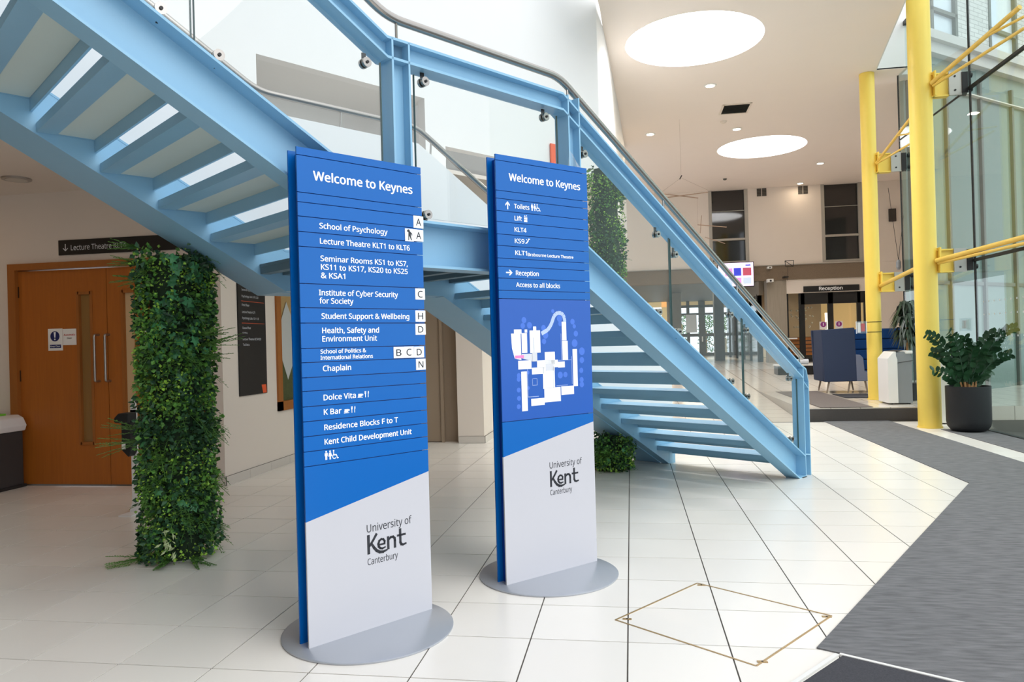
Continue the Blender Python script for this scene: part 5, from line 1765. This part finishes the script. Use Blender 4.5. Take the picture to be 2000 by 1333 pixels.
# TV screen
tv = thing('display_screen', (3.26, 23.6, 3.3), 'wall-hung display screen with pink and blue picture tiles', 'screen')
M().box((2.72, 23.58, 2.95), (3.80, 23.64, 3.72)).build('casing', 'dark_metal', tv)
sc_ = M().box((2.74, 23.572, 2.98), (3.78, 23.581, 3.70)).build('screen', 'screen_base', tv)
for i, (x, z, w, h, mt_) in enumerate(((3.47, 3.30, .25, .24, 'screen_red'), (3.20, 3.30, .22, .24, 'screen_blue'), (2.94, 3.30, .22, .24, 'screen_pink'), (3.47, 3.04, .25, .20, 'screen_pale'), (3.20, 3.04, .22, .20, 'screen_pink'), (2.94, 3.04, .22, .2, 'screen_pale'), (3.55, 3.60, .15, .035, 'screen_blue'))):
    M().box((x, 23.569, z), (x + w, 23.572, z + h)).build('picture_tile', mt_, sc_)
M().tube([V(3.26, 23.64, 3.4), V(3.26, 24.0, 3.4)], .03, 8).build('wall_bracket', 'dark_metal', tv)
# camera, caged lamp, trunking
cv = thing('security_camera', (4.33, 23.9, 3.12), 'small white security camera under the pebbled beam', 'camera')
M().box((4.22, 23.72, 3.08), (4.40, 23.95, 3.18)).build('body', 'trim_white', cv, bevel=.01)
M().disc((4.31, 23.72, 3.12), (0, -1, 0), .03, .02, 14).build('lens', 'rubber', cv)
c2 = thing('security_camera', (4.3, 23.9, 3.53), 'second small white camera at the top of the pebbled beam', 'camera')
M().box((4.24, 23.78, 3.50), (4.38, 23.96, 3.57)).build('body', 'trim_white', c2, bevel=.01)
M().disc((4.31, 23.78, 3.53), (0, -1, 0), .022, .02, 14).build('lens', 'rubber', c2)
cl_ = thing('cage_lamp', (4.86, 23.6, 3.6), 'small wire cage lamp hanging before the pebbled beam', 'lamp')
for a, b in (((4.72, 3.70), (4.98, 3.70)), ((4.74, 3.52), (4.96, 3.52)), ((4.72, 3.70), (4.74, 3.52)), ((4.98, 3.70), (4.96, 3.52)), ((4.72, 3.70), (4.96, 3.52))):
    M().tube([V(a[0], 23.6, a[1]), V(b[0], 23.6, b[1])], .009, 6).build('wire', 'dark_metal', cl_)
M().tube([V(4.80, 23.6, 3.52), V(4.80, 23.7, 3.1)], .005, 6).build('cable', 'dark_metal', cl_)
M().box((4.70, 23.7, 3.2), (4.84, 23.96, 3.24)).build('wall_mount', 'dark_metal', cl_)
tr = thing('trunking', (4, 23.95, 3.6), 'thin pale cable trunking running along the top of the pebbled beam', 'trunking')
M().box((-1.5, 23.93, 3.60), (7.1, 23.97, 3.625)).build('channel', 'window_trim', tr)
bx_ = thing('wall_box', (7.95, 23.95, 5.03), 'small brown box high on the far right wall', 'box')
M().box((7.85, 23.93, 4.80), (8.05, 24.0, 5.18)).build('casing', 'vent_dark', bx_)
hw = thing('hanging_weight', (5.9, 23.2, 3.4), 'small grey weight hung on two thin wires right of the columns', 'weight')
M().lathe((6.95, 20.6, 3.05), [(.03, 0), (.06, .06), (.06, .2), (.03, .26)], 12).build('weight', 'bin_grey', hw)
M().tube([V(6.95, 20.6, 3.3), V(6.75, 20.6, 5.2)], .006, 6).build('wire', 'dark_metal', hw)
M().tube([V(6.95, 20.6, 3.3), V(7.2, 20.6, 5.2)], .006, 6).build('wire', 'dark_metal', hw)

flush_text()

# repeats of a kind share a group
GROUPS = {'ceiling_downlight': 'round ceiling downlights', 'skylight': 'round skylights of the hall', 'wall_vent': 'small grilles on the far wall', 'booth_seat': 'blue booth seats', 'recycling_bin': 'pale recycling bins', 'yellow_column': 'yellow columns', 'shrub': 'shrubs outside the far entrance', 'planted_column': 'leafy planted columns', 'security_camera': 'security cameras on the beam', 'totem_sign': 'blue totem signs', 'square_column': 'columns before the far entrance', 'potted_plant': 'potted plants'}
for o in list(SC.objects):
    b_ = o.name.split('.')[0]
    if o.parent is None and b_ in GROUPS and 'label' in o:
        o['group'] = GROUPS[b_]
